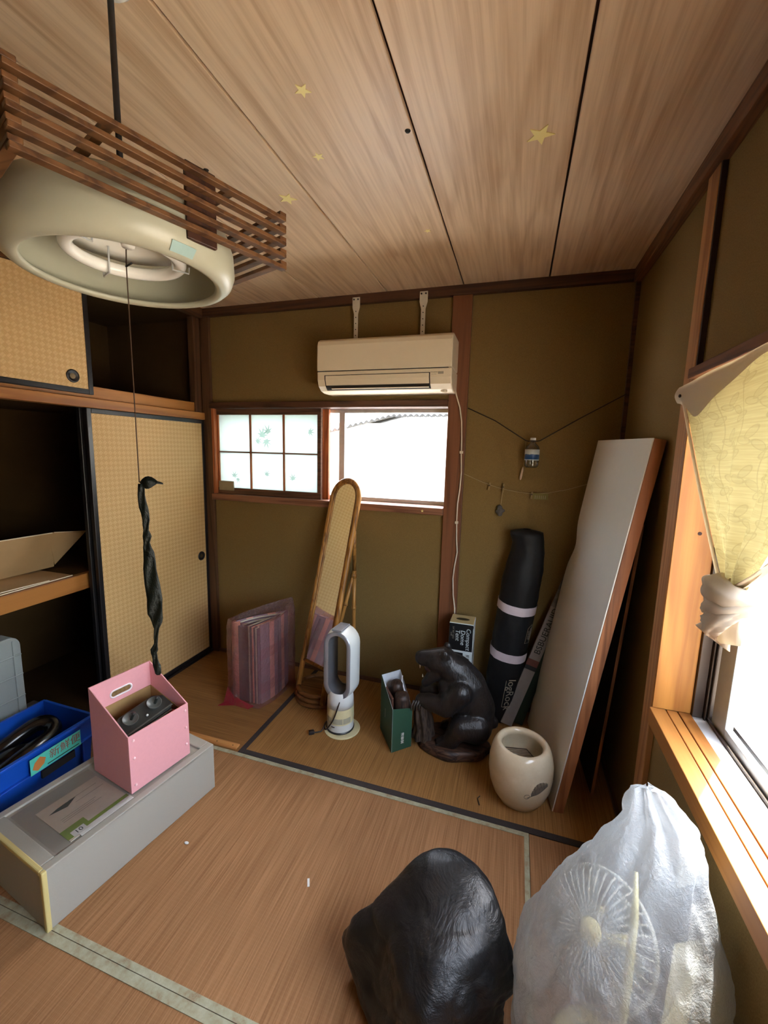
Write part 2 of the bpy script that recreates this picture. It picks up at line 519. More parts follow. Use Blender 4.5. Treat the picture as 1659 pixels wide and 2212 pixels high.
sa.box(-2.094, -1.262, 2.578, 2.604, 1.803, 1.843).box(-2.094, -1.262, 2.578, 2.604, 1.237, 1.281)
sa.box(-1.290, -1.262, 2.578, 2.604, 1.281, 1.803)
f1 = sa.build('sash', m_sash, w1, bevel=0.002)
MB().box(-2.094, -2.080, 2.578, 2.604, 1.281, 1.803).build('stile', m_wred_z, f1)
for x in (-1.815, -1.548): MB().box(x - 0.006, x + 0.006, 2.580, 2.600, 1.281, 1.803).build('muntin', m_wred_z, f1)
MB().box(-2.080, -1.290, 2.581, 2.599, 1.536, 1.545).build('muntin', m_wred, f1)
m_frost = film('frosted_pane', (230, 240, 240), 0.04, (168, 176, 172), 0.5, 0.08, 0.0, 20, 0.9)
m_leaf = film('leaf_print', (222, 230, 226), 0.90, (160, 168, 164), 0.6, 0.02, 0.0, 20, 0.9)
px = [-2.080, -1.821, -1.809, -1.554, -1.542, -1.290]
for i in range(3):
    for z0, z1 in ((1.281, 1.536), (1.545, 1.803)):
        MB().box(px[2 * i], px[2 * i + 1], 2.589, 2.592, z0, z1).build('pane', m_frost, f1)
def maple(x, z, r, a):
    r *= 1.25
    pts = []
    for k in range(7):
        t = math.radians(a + (k - 3) * 42)
        L = r * (1.0, 0.9, 0.72, 0.45)[abs(k - 3)]
        pts.append((x + L * math.sin(t), 2.5885, z + L * math.cos(t)))
        t2 = t + math.radians(21)
        pts.append((x + r * 0.28 * math.sin(t2), 2.5885, z + r * 0.28 * math.cos(t2)))
    return MB().prism(pts, (0, -0.0006, 0)).build('leaf_print', m_leaf, f1)
for a in ((-1.72, 1.665, 0.052, 10), (-1.675, 1.69, 0.045, -30), (-1.69, 1.62, 0.045, 160), (-1.76, 1.62, 0.034, 60),
          (-1.69, 1.39, 0.030, 30), (-1.48, 1.37, 0.034, -20), (-1.96, 1.37, 0.034, 20), (-1.93, 1.345, 0.024, 200), (-1.35, 1.69, 0.034, 100)): maple(*a)
MB().box(-2.08, -1.955, 2.566, 2.578, 1.262, 1.330).build('corner_plate', plain('grey_beige_plate', (150, 142, 116), 0.6), w1, bevel=0.004)
# second wooden sash pushed behind the first, aluminium outer sash with clear glass
MB().box(-1.270, -1.222, 2.612, 2.638, 1.237, 1.843).build('rear_sash_stile', m_wred_z, w1, bevel=0.002)
al = MB()
al.box(-2.11, -0.417, 2.675, 2.705, 1.236, 1.262).box(-2.11, -0.417, 2.675, 2.705, 1.822, 1.845)
al.box(-1.172, -1.130, 2.67, 2.70, 1.262, 1.822).box(-0.436, -0.417, 2.675, 2.705, 1.262, 1.822)
al.box(-2.11, -2.08, 2.675, 2.705, 1.262, 1.822)
a1 = al.build('aluminium_frame', m_alu, w1, bevel=0.002)
MB().box(-1.130, -0.436, 2.683, 2.687, 1.262, 1.822).build('glass', m_glass, w1)
MB().box(-2.08, -1.172, 2.693, 2.697, 1.262, 1.822).build('glass', m_glass, w1)

# ------------------------------------------------------------------ big window (right wall)
w2 = setting('window_2', (0.6, 0.75, 0.70))
MB().box(0.5165, 0.632, 1.608, 1.621, 0.70, 1.83).build('jamb', m_honey_z, w2, bevel=0.001)
MB().box(0.5165, 0.632, -0.135, -0.12, 0.70, 1.83).build('jamb', m_honey_z, w2)
MB().lathe([(0, 0), (0.006, 0), (0.006, 0.002), (0, 0.002)], (0, 0, 0), 12).xf(Matrix.Translation((0.587, 1.6085, 1.335)) @ Matrix.Rotation(math.pi / 2, 4, 'X')).build('screw_hole', m_seam, w2)
sl = MB()
sl.box(0.507, 0.556, -0.12, 1.608, 0.640, 0.700).box(0.559, 0.592, -0.12, 1.608, 0.66, 0.699).box(0.595, 0.632, -0.12, 1.608, 0.66, 0.700)
sl.box(0.55, 0.60, -0.12, 1.608, 0.655, 0.690)
MB().box(0.507, 0.556, -0.12, 1.608, 0.640, 0.700).build('sill_board', m_honey_y, w2, bevel=0.002)
MB().box(0.5595, 0.5915, -0.12, 1.608, 0.66, 0.6995).build('sill_board', m_honey_y, w2, bevel=0.002)
MB().box(0.595, 0.632, -0.12, 1.608, 0.66, 0.700).build('sill_board', m_honey_y, w2, bevel=0.002)
MB().box(0.55, 0.60, -0.12, 1.608, 0.65, 0.690).build('sill_groove', m_seam, w2)
MB().box(0.5165, 0.632, -0.12, 1.608, 1.83, 1.845).build('head_lining', m_honey_y, w2)
tr = MB()
tr.box(0.633, 0.672, -0.12, 1.608, 0.66, 0.697)
tr.build('track_plate', m_alu, w2, bevel=0.001)
tr = MB()
for x in (0.672, 0.694, 0.716, 0.738): tr.box(x, x + 0.005, -0.12, 1.60, 0.675, 0.708)
tr.box(0.672, 0.76, -0.12, 1.60, 0.655, 0.676)
tr.build('track', m_alu_d, w2)
fa = MB()
fa.box(0.633, 0.662, 1.596, 1.616, 0.697, 1.83).box(0.662, 0.76, 1.604, 1.62, 0.676, 1.83)
for x in (0.664, 0.674): fa.box(x, x + 0.004, 1.584, 1.606, 0.676, 1.83)
fa.build('frame_upright', m_alu_d, w2, bevel=0.001)
MB().box(0.64, 0.76, -0.12, 1.62, 1.83, 1.85).build('frame_head', m_alu_d, w2)
m_alu_b = plain('pale_grey_aluminium', (176, 186, 190), 0.45, 0.3)
def sash2(x, y0, y1):
    s = MB()
    s.box(x, x + 0.022, y1 - 0.09, y1, 0.70, 1.82).box(x, x + 0.022, y0, y0 + 0.048, 0.70, 1.82)
    s.box(x, x + 0.022, y0 + 0.048, y1 - 0.09, 0.70, 0.735).box(x, x + 0.022, y0 + 0.048, y1 - 0.09, 1.78, 1.82)
    o = s.build('sash', m_alu_b, w2, bevel=0.002)
    MB().box(x + 0.009, x + 0.013, y0 + 0.048, y1 - 0.09, 0.735, 1.78).build('pane', m_glass, o)
sash2(0.682, 0.72, 1.578)
sash2(0.712, -0.10, 0.78)

# ------------------------------------------------------------------ outside
m_ground = plain('pale_gravel', (178, 168, 150), 0.9, vary=0.1, scale=3)
struct('ground', MB().box(0.7, 30, -30, 2.75, -0.6, -0.45), m_ground)
m_conc = plain('pale_concrete', (236, 233, 226), 0.9, vary=0.05, scale=2)
struct('ground', MB().box(-30, 30, 2.75, 40, -0.6, -0.45), m_conc)
struct('unseen_roof_eave', MB().box(-3.2, 0.72, 2.69, 3.30, 2.56, 2.64).box(0.66, 0.92, YF, 2.69, 2.56, 2.64).box(-3.3, 0.7, YF - 0.2, 2.7, 2.62, 2.70), m_dark_x)  # unseen roof, added; back overhang sized to keep sun out of the window
sd_ = thing('garden_shed', (-1.0, 5.7, -0.45), 'white garden shed with wavy roof edge seen through the back window', 'shed')
m_white = plain('white_render', (232, 232, 228), 0.85)
MB().box(-6, 3.0, 5.62, 8, -0.45, 1.95).build('shed_wall', m_white, sd_)
def corr(x0, z0, x1, z1, y0=5.35, y1=8.0):
    n = int(abs(x1 - x0) / 0.015)
    def fn(u, v):
        x = lerp(x0, x1, u); z = lerp(z0, z1, u) + 0.016 * math.sin(x * 2 * math.pi / 0.076)
        return (x, lerp(y0, y1, v), z + (y1 - y0) * v * 0.12)
    return MB().grid(fn, n, 2)
m_roof = plain('grey_corrugated_sheet', (62, 63, 64), 0.6)
corr(-1.62, 2.03, 3.1, 2.05).build('roof_sheet', m_roof, sd_, solid=0.02)
corr(-6.0, 1.0, -1.62, 2.03).build('roof_sheet', m_roof, sd_, solid=0.012)

# ------------------------------------------------------------------ closet sliding doors
m_gold, h = mat('gold_woven_paper', (196, 160, 104), 0.55, 0.0, 0.35)
_v = h.map(h.obj(), (1, 1, 1), (math.radians(45), 0, 0))
_x, _y2, _z = h.sep(_v)
_ck = 0.020
_chk = h.math('COMPARE', h.math('MODULO', h.math('ADD', h.math('FLOOR', h.math('DIVIDE', _y2, _ck)), h.math('FLOOR', h.math('DIVIDE', _z, _ck))), 2.0), 0.0, 0.5)
_w1 = h.math('PINGPONG', _y2, _ck / 4); _w2 = h.math('PINGPONG', _z, _ck / 4)
_st = h.math('MULTIPLY', h.math('ADD', h.math('MULTIPLY', _chk, _w1), h.math('MULTIPLY', h.math('SUBTRACT', 1.0, _chk), _w2)), 4 / _ck)
_n = h.noise(h.obj(), 3.0, 4, 0.6); _n2 = h.noise(h.obj(), 300, 2, 0.6)
_c = h.mix(_chk, lin((206, 169, 114)), lin((222, 189, 136)))
_c = h.mix(h.math('MULTIPLY_ADD', _st, 0.22, 0.7), lin((176, 138, 84)), _c)
_c = h.mix(h.math('MULTIPLY', _n, 0.3), _c, lin((200, 168, 116)))
h.put(h.b.inputs['Base Color'], h.mix(h.math('MULTIPLY', _n2, 0.2), _c, lin((176, 138, 84))))
h.put(h.b.inputs['Normal'], h.bump(_st, 0.5, 0.0015))
m_brass = plain('dull_brass', (120, 104, 76), 0.4, 0.7)
def sliding_door(name, x, y0, y1, z0, z1, pull, label, group=None, fw=0.026):
    o = thing(name, (x, (y0 + y1) / 2, z0), label, 'sliding door', group)
    MB().box(x - 0.008, x + 0.008, y0 + fw * 0.5, y1 - fw * 0.5, z0 + fw * 0.5, z1 - fw * 0.5).build('panel', m_gold, o)
    for b in ((y0, y0 + fw, z0, z1), (y1 - fw, y1, z0, z1)): MB().box(x - 0.012, x + 0.012, *b).build('stile', m_black, o, bevel=0.003)
    for b in ((y0 + fw, y1 - fw, z0, z0 + fw), (y0 + fw, y1 - fw, z1 - fw, z1)): MB().box(x - 0.012, x + 0.012, *b).build('rail', m_black, o, bevel=0.003)
    if pull:
        ry = Matrix.Translation((x + 0.008, pull[0], pull[1])) @ Matrix.Rotation(math.pi / 2, 4, 'Y')
        p = MB().lathe([(0.0, 0.0005), (0.020, 0.0005), (0.024, 0.004), (0.032, 0.005), (0.033, 0.0)], n=28).xf(ry)
        q = p.build('finger_pull', m_black, o, smooth=True)
        MB().lathe([(0.0, 0.0012), (0.014, 0.0012), (0.014, 0.0)], n=20).xf(ry).build('pull_centre', m_brass, q)
    return o
sliding_door('sliding_door', -2.186, 1.672, 2.545, 0.018, 1.762, (2.470, 0.776), 'gold papered sliding closet door with black frame, beside the small window')
sliding_door('sliding_door', -2.222, 1.660, 2.535, 0.018, 1.762, None, 'closet sliding door pushed behind the gold front door')
sliding_door('sliding_door', -2.186, 0.80, 1.722, 1.832, 2.452, (1.617, 1.913), 'short gold sliding door of the upper closet, under the lamp')

# ------------------------------------------------------------------ hanging lamp
LX, LY = -0.85, 0.77
lamp = thing('pendant_lamp', (LX, LY, 1.94), 'square wooden lattice pendant lamp with round white shade and pull cord', 'lamp')
LM = T(LX, LY, 0) @ rot(70.3, 'Z')          # lamp axes: local y- side faces the camera
m_acr = plain('white_acrylic', (176, 175, 156), 0.32, spec=0.5, vary=0.01)
hs = 0.236
for sgn in (-1, 1):
    for k in range(5):
        z = 1.985 + 0.0255 * k
        MB().box(-hs - 0.008, hs + 0.008, sgn * hs - 0.009, sgn * hs + 0.009, z, z + 0.0085, LM).build('slat', m_kumiko, lamp, bevel=0.001, seg=1)
        z2 = z + 0.0115
        MB().box(sgn * hs - 0.009, sgn * hs + 0.009, -hs - 0.008, hs + 0.008, z2 - 0.0025, z2 + 0.006, LM).build('slat', m_kumiko, lamp, bevel=0.001, seg=1)
    MB().box(0.018, 0.080, sgn * (hs - 0.012) - 0.005, sgn * (hs - 0.012) + 0.005, 1.972, 2.108, LM).build('block', m_kumiko_d, lamp, bevel=0.002)
    MB().box(sgn * (hs - 0.012) - 0.005, sgn * (hs - 0.012) + 0.005, -0.035, 0.035, 1.972, 2.108, LM).build('block', m_kumiko_d, lamp, bevel=0.002)
    MB().box(sgn * 0.11 - 0.008, sgn * 0.11 + 0.008, -hs, hs, 2.0875, 2.098, LM).build('cross_bar', m_kumiko, lamp)
prof = [(0.03, 2.082), (0.12, 2.080), (0.185, 2.072), (0.212, 2.050), (0.223, 2.015), (0.225, 1.975), (0.218, 1.955), (0.206, 1.944), (0.195, 1.940),
        (0.186, 1.942), (0.181, 1.948), (0.186, 1.953), (0.200, 1.952), (0.212, 1.962), (0.216, 1.975), (0.218, 2.015), (0.206, 2.046), (0.180, 2.066), (0.12, 2.074), (0.03, 2.076)]
MB().lathe(prof, (LX, LY, 0), 72, True).build('shade', m_acr, lamp, smooth=True)
m_gloss = plain('white_enamel', (236, 236, 230), 0.2, vary=0.01)
MB().lathe([(0.0, 2.056), (0.05, 2.052), (0.10, 2.040), (0.122, 2.020), (0.124, 2.016), (0.10, 2.030), (0.05, 2.044), (0.0, 2.048)], (LX, LY, 0), 40).build('reflector', m_gloss, lamp, smooth=True)
m_tubeg = plain('fluorescent_tube', (244, 244, 240), 0.15, vary=0.01)
MB().loop([(LX + 0.108 * math.cos(a), LY + 0.108 * math.sin(a), 1.990) for a in [2 * math.pi * k / 48 for k in range(48)]], 0.0135, 12).build('ring_tube', m_tubeg, lamp, smooth=True)
for a in (40, 160, 280):
    c, s_ = math.cos(math.radians(a)), math.sin(math.radians(a))
    MB().tube([(LX + 0.09 * c, LY + 0.09 * s_, 2.03), (LX + 0.092 * c, LY + 0.092 * s_, 1.975), (LX + 0.125 * c, LY + 0.125 * s_, 1.972), (LX + 0.126 * c, LY + 0.126 * s_, 1.985)], 0.0022, 6).build('tube_clip', m_alu, lamp)
MB().lathe([(0.0, 1.992), (0.012, 1.992), (0.014, 2.0), (0.014, 2.04)], (LX + 0.03, LY - 0.02, 0), 16).build('starter', m_gloss, lamp, smooth=True)
m_cordk = plain('black_cord', (28, 24, 26), 0.6)
MB().tube([(LX, LY, 2.07), (LX, LY, 2.3), (LX, LY, 2.50)], 0.0062, 10).build('power_cord', m_cordk, lamp, smooth=True)
MB().lathe([(0.0, 2.516), (0.04, 2.516), (0.04, 2.50), (0.028, 2.488), (0.0, 2.486)], (LX, LY, 0), 24).build('ceiling_cup', m_gloss, lamp, smooth=True)
# pull cord, tied on black ribbon strips
m_string = plain('brown_string', (70, 48, 30), 0.8)
pc = MB().tube([(LX + 0.004, LY, 2.03), (LX, LY, 1.97), (LX, LY, 1.6), (LX, LY, 1.49)], 0.0013, 6).build('pull_cord', m_string, lamp)
MB().tube([(LX - 0.001, LY, 1.966), (LX + 0.022, LY - 0.006, 1.968)], 0.002, 6).build('knot_end', m_cordk, pc)
m_ribbon = film('dark_green_plastic_ribbon', (40, 60, 50), 0.06, (22, 30, 26), 0.35, 0.15, 0.3, 60, 0.3)
ud = Vector((0.88, 0.47, 0))               # the ribbon faces the camera side roughly
def ribbon(rows, name):
    n = len(rows)
    mb = MB()
    o = []
    for i, (z, cx, wd, cy) in enumerate(rows):
        for k in range(7):
            u = k / 6 - 0.5
            p = Vector((LX, LY, z)) + ud * (cx + wd * u * 2) + Vector((0.47, -0.88, 0)) * (cy + 0.25 * wd * math.cos(u * 7 + i * 1.3) + 0.1 * wd * math.sin(i * 2.1 + k))
            mb.v.append(tuple(p))
    for i in range(n - 1):
        for k in range(6):
            a = i * 7 + k
            mb.f.append((a, a + 1, a + 8, a + 7))
    return mb.build(name, m_ribbon, lamp, smooth=True, solid=0.0015)
rows = [(1.487, 0.004, 0.007, 0), (1.46, 0.003, 0.008, 0), (1.43, 0.006, 0.010, 0), (1.40, 0.010, 0.008, 0), (1.375, 0.009, 0.006, 0), (1.36, 0.010, 0.010, 0), (1.345, 0.009, 0.007, 0),
        (1.32, 0.011, 0.012, 0), (1.28, 0.013, 0.015, 0), (1.24, 0.016, 0.017, 0), (1.20, 0.018, 0.018, 0), (1.165, 0.020, 0.017, 0), (1.14, 0.021, 0.012, 0), (1.125, 0.020, 0.006, 0),
        (1.10, 0.017, 0.005, 0), (1.085, 0.016, 0.004, 0), (1.07, 0.012, 0.009, 0), (1.06, 0.010, 0.007, 0), (1.045, 0.013, 0.006, 0), (1.025, 0.015, 0.009, 0), (1.005, 0.018, 0.007, 0), (1.0, 0.018, 0.003, 0)]
rows2 = []
for a, b in zip(rows, rows[1:]):
    for t in (0, 0.5):
        rows2.append(tuple(lerp(p, q, t) for p, q in zip(a, b)))
rows2.append(rows[-1])
ribbon(rows2, 'ribbon')
bow = MB()
for k in range(9):
    t = k / 8
    hgt = 0.013 * math.sin(math.pi * min(1, t * 1.25 + 0.08)) + 0.002
    for s2 in (-1, 1):
        bow.v.append(tuple(Vector((LX, LY, 1.487 + 0.004 * math.sin(t * 3))) + ud * (0.003 + t * 0.048) + Vector((0, 0, s2 * hgt)) + Vector((0.47, -0.88, 0)) * 0.005 * math.sin(t * 5 + s2)))
for k in range(8): bow.f.append((2 * k, 2 * k + 2, 2 * k + 3, 2 * k + 1))
bow.build('bow_loop', m_ribbon, lamp, smooth=True, solid=0.003)
lab = plain('pale_blue_print', (150, 178, 176), 0.5)
# little maker's sticker on the shade
def on_shade(ang, r, z): return Vector((LX + r * math.cos(ang), LY + r * math.sin(ang), z))
stk = MB()
for i in range(7):
    a = math.radians(-22 + i * 2.1)
    stk.v += [tuple(on_shade(a, 0.2095, 1.9445)), tuple(on_shade(a, 0.2235, 1.9600))]
for i in range(6): stk.f.append((2 * i, 2 * i + 2, 2 * i + 3, 2 * i + 1))
stk.build('sticker', lab, lamp, solid=0.0006)

# ------------------------------------------------------------------ air conditioner
ac = thing('air_conditioner', (-0.78, YB, 1.92), 'white wall air conditioner above the back window', 'air conditioner')
m_acw = plain('cream_white_plastic', (226, 214, 190), 0.38, vary=0.01)
ax0, ax1 = -1.175, -0.372
sec = [(2.569, 2.215), (2.375, 2.218), (2.352, 2.205), (2.343, 2.18), (2.340, 2.055), (2.341, 2.035)]
MB().prism([(ax0, y, z) for y, z in sec + [(2.569, 2.035)]], (ax1 - ax0, 0, 0)).build('upper_cover', m_acw, ac, bevel=0.006)
low = [(2.569, 2.032), (2.344, 2.032), (2.346, 1.985), (2.360, 1.950), (2.395, 1.925), (2.44, 1.917), (2.569, 1.917)]
MB().prism([(ax0, y, z) for y, z in low], (ax1 - ax0, 0, 0)).build('lower_body', m_acw, ac, bevel=0.006)
m_void = plain('dark_slot', (30, 28, 26), 0.7)
MB().box(ax0 + 0.004, ax1 - 0.02, 2.346, 2.36, 2.031, 2.036).build('seam', m_void, ac)
vx0, vx1 = ax0 + 0.055, ax1 - 0.125
def lou(y, z): return
MB().prism([(vx0 - 0.006, 2.3425, 2.010), (vx0 - 0.006, 2.3445, 1.985), (vx0 - 0.006, 2.360, 1.949), (vx0 - 0.006, 2.385, 1.928), (vx0 - 0.006, 2.40, 1.935), (vx0 - 0.006, 2.37, 1.99)], (vx1 - vx0 + 0.012, 0, 0)).build('outlet', m_void, ac)
MB().prism([(vx0, 2.3405, 2.007), (vx0, 2.342, 1.984), (vx0, 2.355, 1.952), (vx0, 2.362, 1.956), (vx0, 2.350, 1.986), (vx0, 2.349, 2.007)], (vx1 - vx0, 0, 0)).build('louvre', m_acw, ac, bevel=0.002)
MB().box(vx0 + 0.03, vx1 - 0.004, 2.366, 2.40, 1.9335, 1.938).build('louvre', m_acw, ac)
m_lgrey = plain('grey_print', (168, 160, 144), 0.5)
MB().box(ax1 - 0.075, ax1 - 0.045, 2.3435, 2.346, 2.000, 2.013).build('display', m_lgrey, ac)
MT = frame((ax1 - 0.098, 2.3437, 2.010), (1, 0, 0), (0, -1, 0))
text('MITSUBISHI', 0.0075, MT, m_lgrey, ac)
text('ELECTRIC', 0.0065, frame((ax1 - 0.098, 2.3441, 1.999), (1, 0, 0), (0, -1, 0)), m_lgrey, ac)
MB().lathe([(0.0, 1.909), (0.016, 1.909), (0.02, 1.916), (0.02, 1.925)], (ax1 - 0.052, 2.42, 0), 18).build('sensor_dome', m_acw, ac, smooth=True)
for x in (-1.005, -0.585):
    br = thing('hanging_bracket', (x, 2.53, 2.28), 'white perforated metal hanging strap above the air conditioner, %s one' % ('left' if x < -0.8 else 'right'), 'bracket', 'air conditioner straps')
    b = MB()
    b.prism([(x - 0.013, 2.527, 2.20), (x + 0.013, 2.527, 2.20), (x + 0.013, 2.527, 2.40), (x + 0.024, 2.527, 2.44), (x + 0.024, 2.527, 2.497), (x - 0.024, 2.527, 2.497), (x - 0.024, 2.527, 2.44), (x - 0.013, 2.527, 2.40)], (0, 0.006, 0))
    b.build('strap', plain('white_painted_steel', (206, 200, 184), 0.5), br, bevel=0.001)
    for dx, dz, r_ in [(-0.013, 2.484, 0.0048), (0.013, 2.484, 0.0048)] + [(0, 2.24 + 0.035 * k, 0.003) for k in range(6)]:
        MB().lathe([(0, 0.0), (r_, 0.0), (r_, 0.003)], (0, 0, 0), 10).xf(T(x + dx, 2.5268, dz) @ rot(90, 'X')).build('bolt_hole', m_void, br)
# white power lead running down the pillar
m_whitecord = plain('white_cable', (214, 206, 190), 0.5)
ld = thing('power_lead', (-0.33, 2.54, 0.60), 'white power cable hanging down the pillar from the air conditioner', 'cable')
pts = [(-0.374, 2.50, 1.945), (-0.365, 2.525, 1.90), (-0.345, 2.538, 1.84), (-0.332, 2.541, 1.76), (-0.326, 2.541, 1.66), (-0.324, 2.541, 1.57), (-0.318, 2.541, 1.46), (-0.322, 2.541, 1.36), (-0.331, 2.541, 1.27), (-0.331, 2.541, 1.17), (-0.326, 2.541, 1.05), (-0.318, 2.541, 0.97), (-0.330, 2.541, 0.88), (-0.336, 2.541, 0.80), (-0.328, 2.53, 0.70), (-0.312, 2.515, 0.62), (-0.31, 2.51, 0.55)]
MB().tube(pts, 0.0042, 8).build('cable', m_whitecord, ld, smooth=True)
for z, x in ((1.58, -0.324), (1.155, -0.331)):
    MB().box(x - 0.010, x + 0.010, 2.534, 2.548, z - 0.008, z + 0.008).build('cable_clip', m_whitecord, ld, bevel=0.002)

# ------------------------------------------------------------------ star stickers
m_star = plain('glow_star_plastic', (240, 228, 156), 0.5, vary=0.02)
def star(mb, r, th):
    p = []
    for k in range(10):
        a = math.pi / 2 + k * math.pi / 5
        q = r if k % 2 == 0 else r * 0.42
        p.append((q * math.cos(a), q * math.sin(a), 0))
    return mb.prism(p, (0, 0, th))
smesh = star(MB(), 1.0, 0.06).build('tmp_star', m_star).data
bpy.data.objects.remove(bpy.data.objects['tmp_star'])
smesh.name = 'star'
for x, y, r, a, lb in ((-0.610, 1.128, 0.024, 12, 'small yellow star sticker highest up on the second ceiling board from the lamp'),
                       (-0.683, 1.370, 0.020, 30, 'small yellow star sticker below the topmost one, halfway along the ceiling board'),
                       (-0.902, 1.549, 0.036, 5, 'yellow star sticker on the ceiling just right of the lamp'),
                       (-0.002, 1.459, 0.042, -8, 'largest yellow star sticker on the ceiling, at the right'),
                       (-0.436, 1.914, 0.016, 20, 'smallest ceiling star sticker, nearest the air conditioner')):
    o = bpy.data.objects.new('ceiling_star', smesh); COL.objects.link(o)
    o.location = (x, y, ZC - 0.003 - 0.06 * r); o.scale = (r, r, r); o.rotation_euler = (0, 0, math.radians(a))
    tag(o, lb, 'star sticker', 'star stickers on the ceiling')
o = bpy.data.objects.new('sill_star', smesh); COL.objects.link(o)
o.location = (-0.545, 2.5315, 1.213); o.scale = (0.010,) * 3; o.rotation_euler = (math.radians(90), 0, 0)
tag(o, 'tiny star sticker on the front of the small window sill', 'star sticker')
for x, y in ((-0.377, 1.34), (-1.088, 1.328)):
    o = MB().lathe([(0.0, -0.004), (0.007, -0.003), (0.009, 0.0), (0.009, 0.002)], (x, y, ZC - 0.003), 12).build('ceiling_hook_hole', m_void, None, smooth=True)
    tag(o, 'small dark screw in the ceiling beside a board seam' if x > -0.5 else 'small dark screw in the ceiling above the lamp slats', 'screw')

# ------------------------------------------------------------------ storage: frosted drawer box, pink file box, blue crate
def quad_frame(o, xdir): return frame(o, xdir)
m_frostp = film('frosted_plastic', (228, 230, 224), 0.20, (206, 204, 194), 0.35, 0.15, 0.05, 40, 0.35)
m_aged, _h = mat('yellowed_plastic', (206, 192, 130), 0.5)
ddir = Vector((0.103, 0.668, 0)).normalized()       # along the long side, away from the camera
dn = Vector((-ddir.y, ddir.x, 0))                    # towards the closet
DM = frame((-1.35, 0.777, 0.0), ddir)                # local x along, local y towards closet
DL, DW, DH = 0.676, 0.395, 0.222
dr = thing('drawer_box', (-1.45, 1.1, 0), 'frosted clear plastic storage drawer box lying on the mat under the pink file box', 'storage box')
b = MB()
t_ = 0.006
b.box(0, DL, 0, t_, 0.002, DH, DM).box(0, DL, DW - t_, DW, 0.002, DH, DM).box(0, t_, t_, DW - t_, 0.002, DH, DM).box(DL - t_, DL, t_, DW - t_, 0.002, DH, DM)
b.box(t_, DL - t_, t_, DW - t_, 0.002, 0.008, DM)
b.build('body', m_frostp, dr, bevel=0.004)
MB().box(0.03, DL - 0.03, 0.03, DW - 0.03, DH - 0.012, DH - 0.008, DM).build('top_panel', m_frostp, dr)
r = MB()
r.box(0, DL, 0, 0.032, DH - 0.014, DH, DM).box(0, DL, DW - 0.032, DW, DH - 0.014, DH, DM).box(DL - 0.05, DL, 0.032, DW - 0.032, DH - 0.014, DH, DM).box(0, 0.05, 0.032, DW - 0.032, DH - 0.014, DH, DM)
r.build('rim', m_frostp, dr, bevel=0.004)
MB().box(-0.004, 0.012, -0.003, 0.014, 0.0, DH + 0.001, DM).build('yellowed_edge', m_aged, dr, bevel=0.004)
MB().box(-0.004, 0.012, 0.014, DW + 0.003, DH - 0.016, DH + 0.001, DM).build('yellowed_edge', m_aged, dr, bevel=0.004)
m_dimgrey = plain('dim_grey_cloth', (120, 116, 112), 0.9, vary=0.2, scale=12)
m_dimblk = plain('dim_dark_cloth', (60, 60, 62), 0.9)
MB().box(0.05, 0.30, 0.05, 0.34, 0.010, 0.12, DM).build('folded_cloth', m_dimgrey, tag(thing('folded_cloth_inside', (-1.5, 0.95, 0.01), 'grey folded cloth dimly seen inside the near half of the drawer box', 'cloth'), None), bevel=0.02)
MB().box(0.40, 0.62, 0.05, 0.33, 0.010, 0.15, DM).build('folded_cloth', m_dimblk, thing('folded_cloth_inside', (-1.4, 1.3, 0.01), 'dark folded cloth dimly seen inside the far half of the drawer box', 'cloth'), bevel=0.02)
MB().tube([DM @ Vector((0.28, 0.016, 0.10)), DM @ Vector((0.36, 0.016, 0.125))], 0.009, 8).build('handle', plain('tan_strip', (190, 170, 130), 0.7), thing('wooden_stick_inside', (-1.35, 1.0, 0.1), 'pale wooden stick pressed against the inner side of the drawer box', 'stick'))

# plastic sleeve with paper, on the drawer box
PM = DM @ T(0.105, 0.036, DH - 0.0075)
sl_ = thing('paper_packet', PM @ Vector((0.12, 0.12, 0)), 'clear plastic sleeve with printed paper and green label on the drawer box', 'packet')
m_paper = plain('beige_paper', (214, 204, 188), 0.7)
m_green = plain('green_print', (116, 148, 30), 0.6)
m_wpaper = plain('white_paper', (222, 224, 222), 0.7)
MB().box(0.0, 0.212, 0.010, 0.24, 0.0012, 0.004, PM).build('paper', m_paper, sl_)
MB().box(-0.002, 0.075, 0.020, 0.076, 0.0041, 0.0049, PM).build('green_panel', m_green, sl_)
MB().box(0.07, 0.214, 0.026, 0.042, 0.0041, 0.0048, PM).build('green_stripe', m_green, sl_)
MB().box(0.030, 0.216, -0.002, 0.024, 0.0041, 0.0052, PM).build('white_edge', m_wpaper, sl_)
MB().box(0.016, 0.060, 0.016, 0.046, 0.0052, 0.0058, PM).build('number_label', m_wpaper, sl_)
m_ink = plain('black_ink', (36, 40, 40), 0.7)
text('10', 0.026, PM @ frame((0.038, 0.031, 0.006), (1, 0, 0)), m_ink, sl_)
for k, (x0, x1, y) in enumerate(((0.03, 0.15, 0.13), (0.03, 0.14, 0.12), (0.03, 0.16, 0.11), (0.10, 0.20, 0.17), (0.09, 0.19, 0.20))):
    MB().box(x0, x1, y, y + 0.003, 0.0041, 0.0044, PM).build('print_line', m_lgrey, sl_)
MB().prism([PM @ Vector(p) for p in ((0.02, 0.19, 0.0041), (0.075, 0.175, 0.0041), (0.115, 0.20, 0.0041), (0.075, 0.20, 0.0041), (0.05, 0.198, 0.0041))], (0, 0, 0.0004)).build('print_mark', m_ink, sl_)
m_clearfilm = film('clear_sleeve', (255, 255, 255), 0.92, (225, 228, 228), 0.08, 0.6, 0.35, 26, 0.3)
def slv(u, v):
    x = lerp(-0.05, 0.215, u); y = lerp(-0.003, 0.30, v)
    return PM @ Vector((x, y, 0.0068 + 0.0025 * (noise.noise(Vector((x * 16, y * 16, 3))) + 1)))
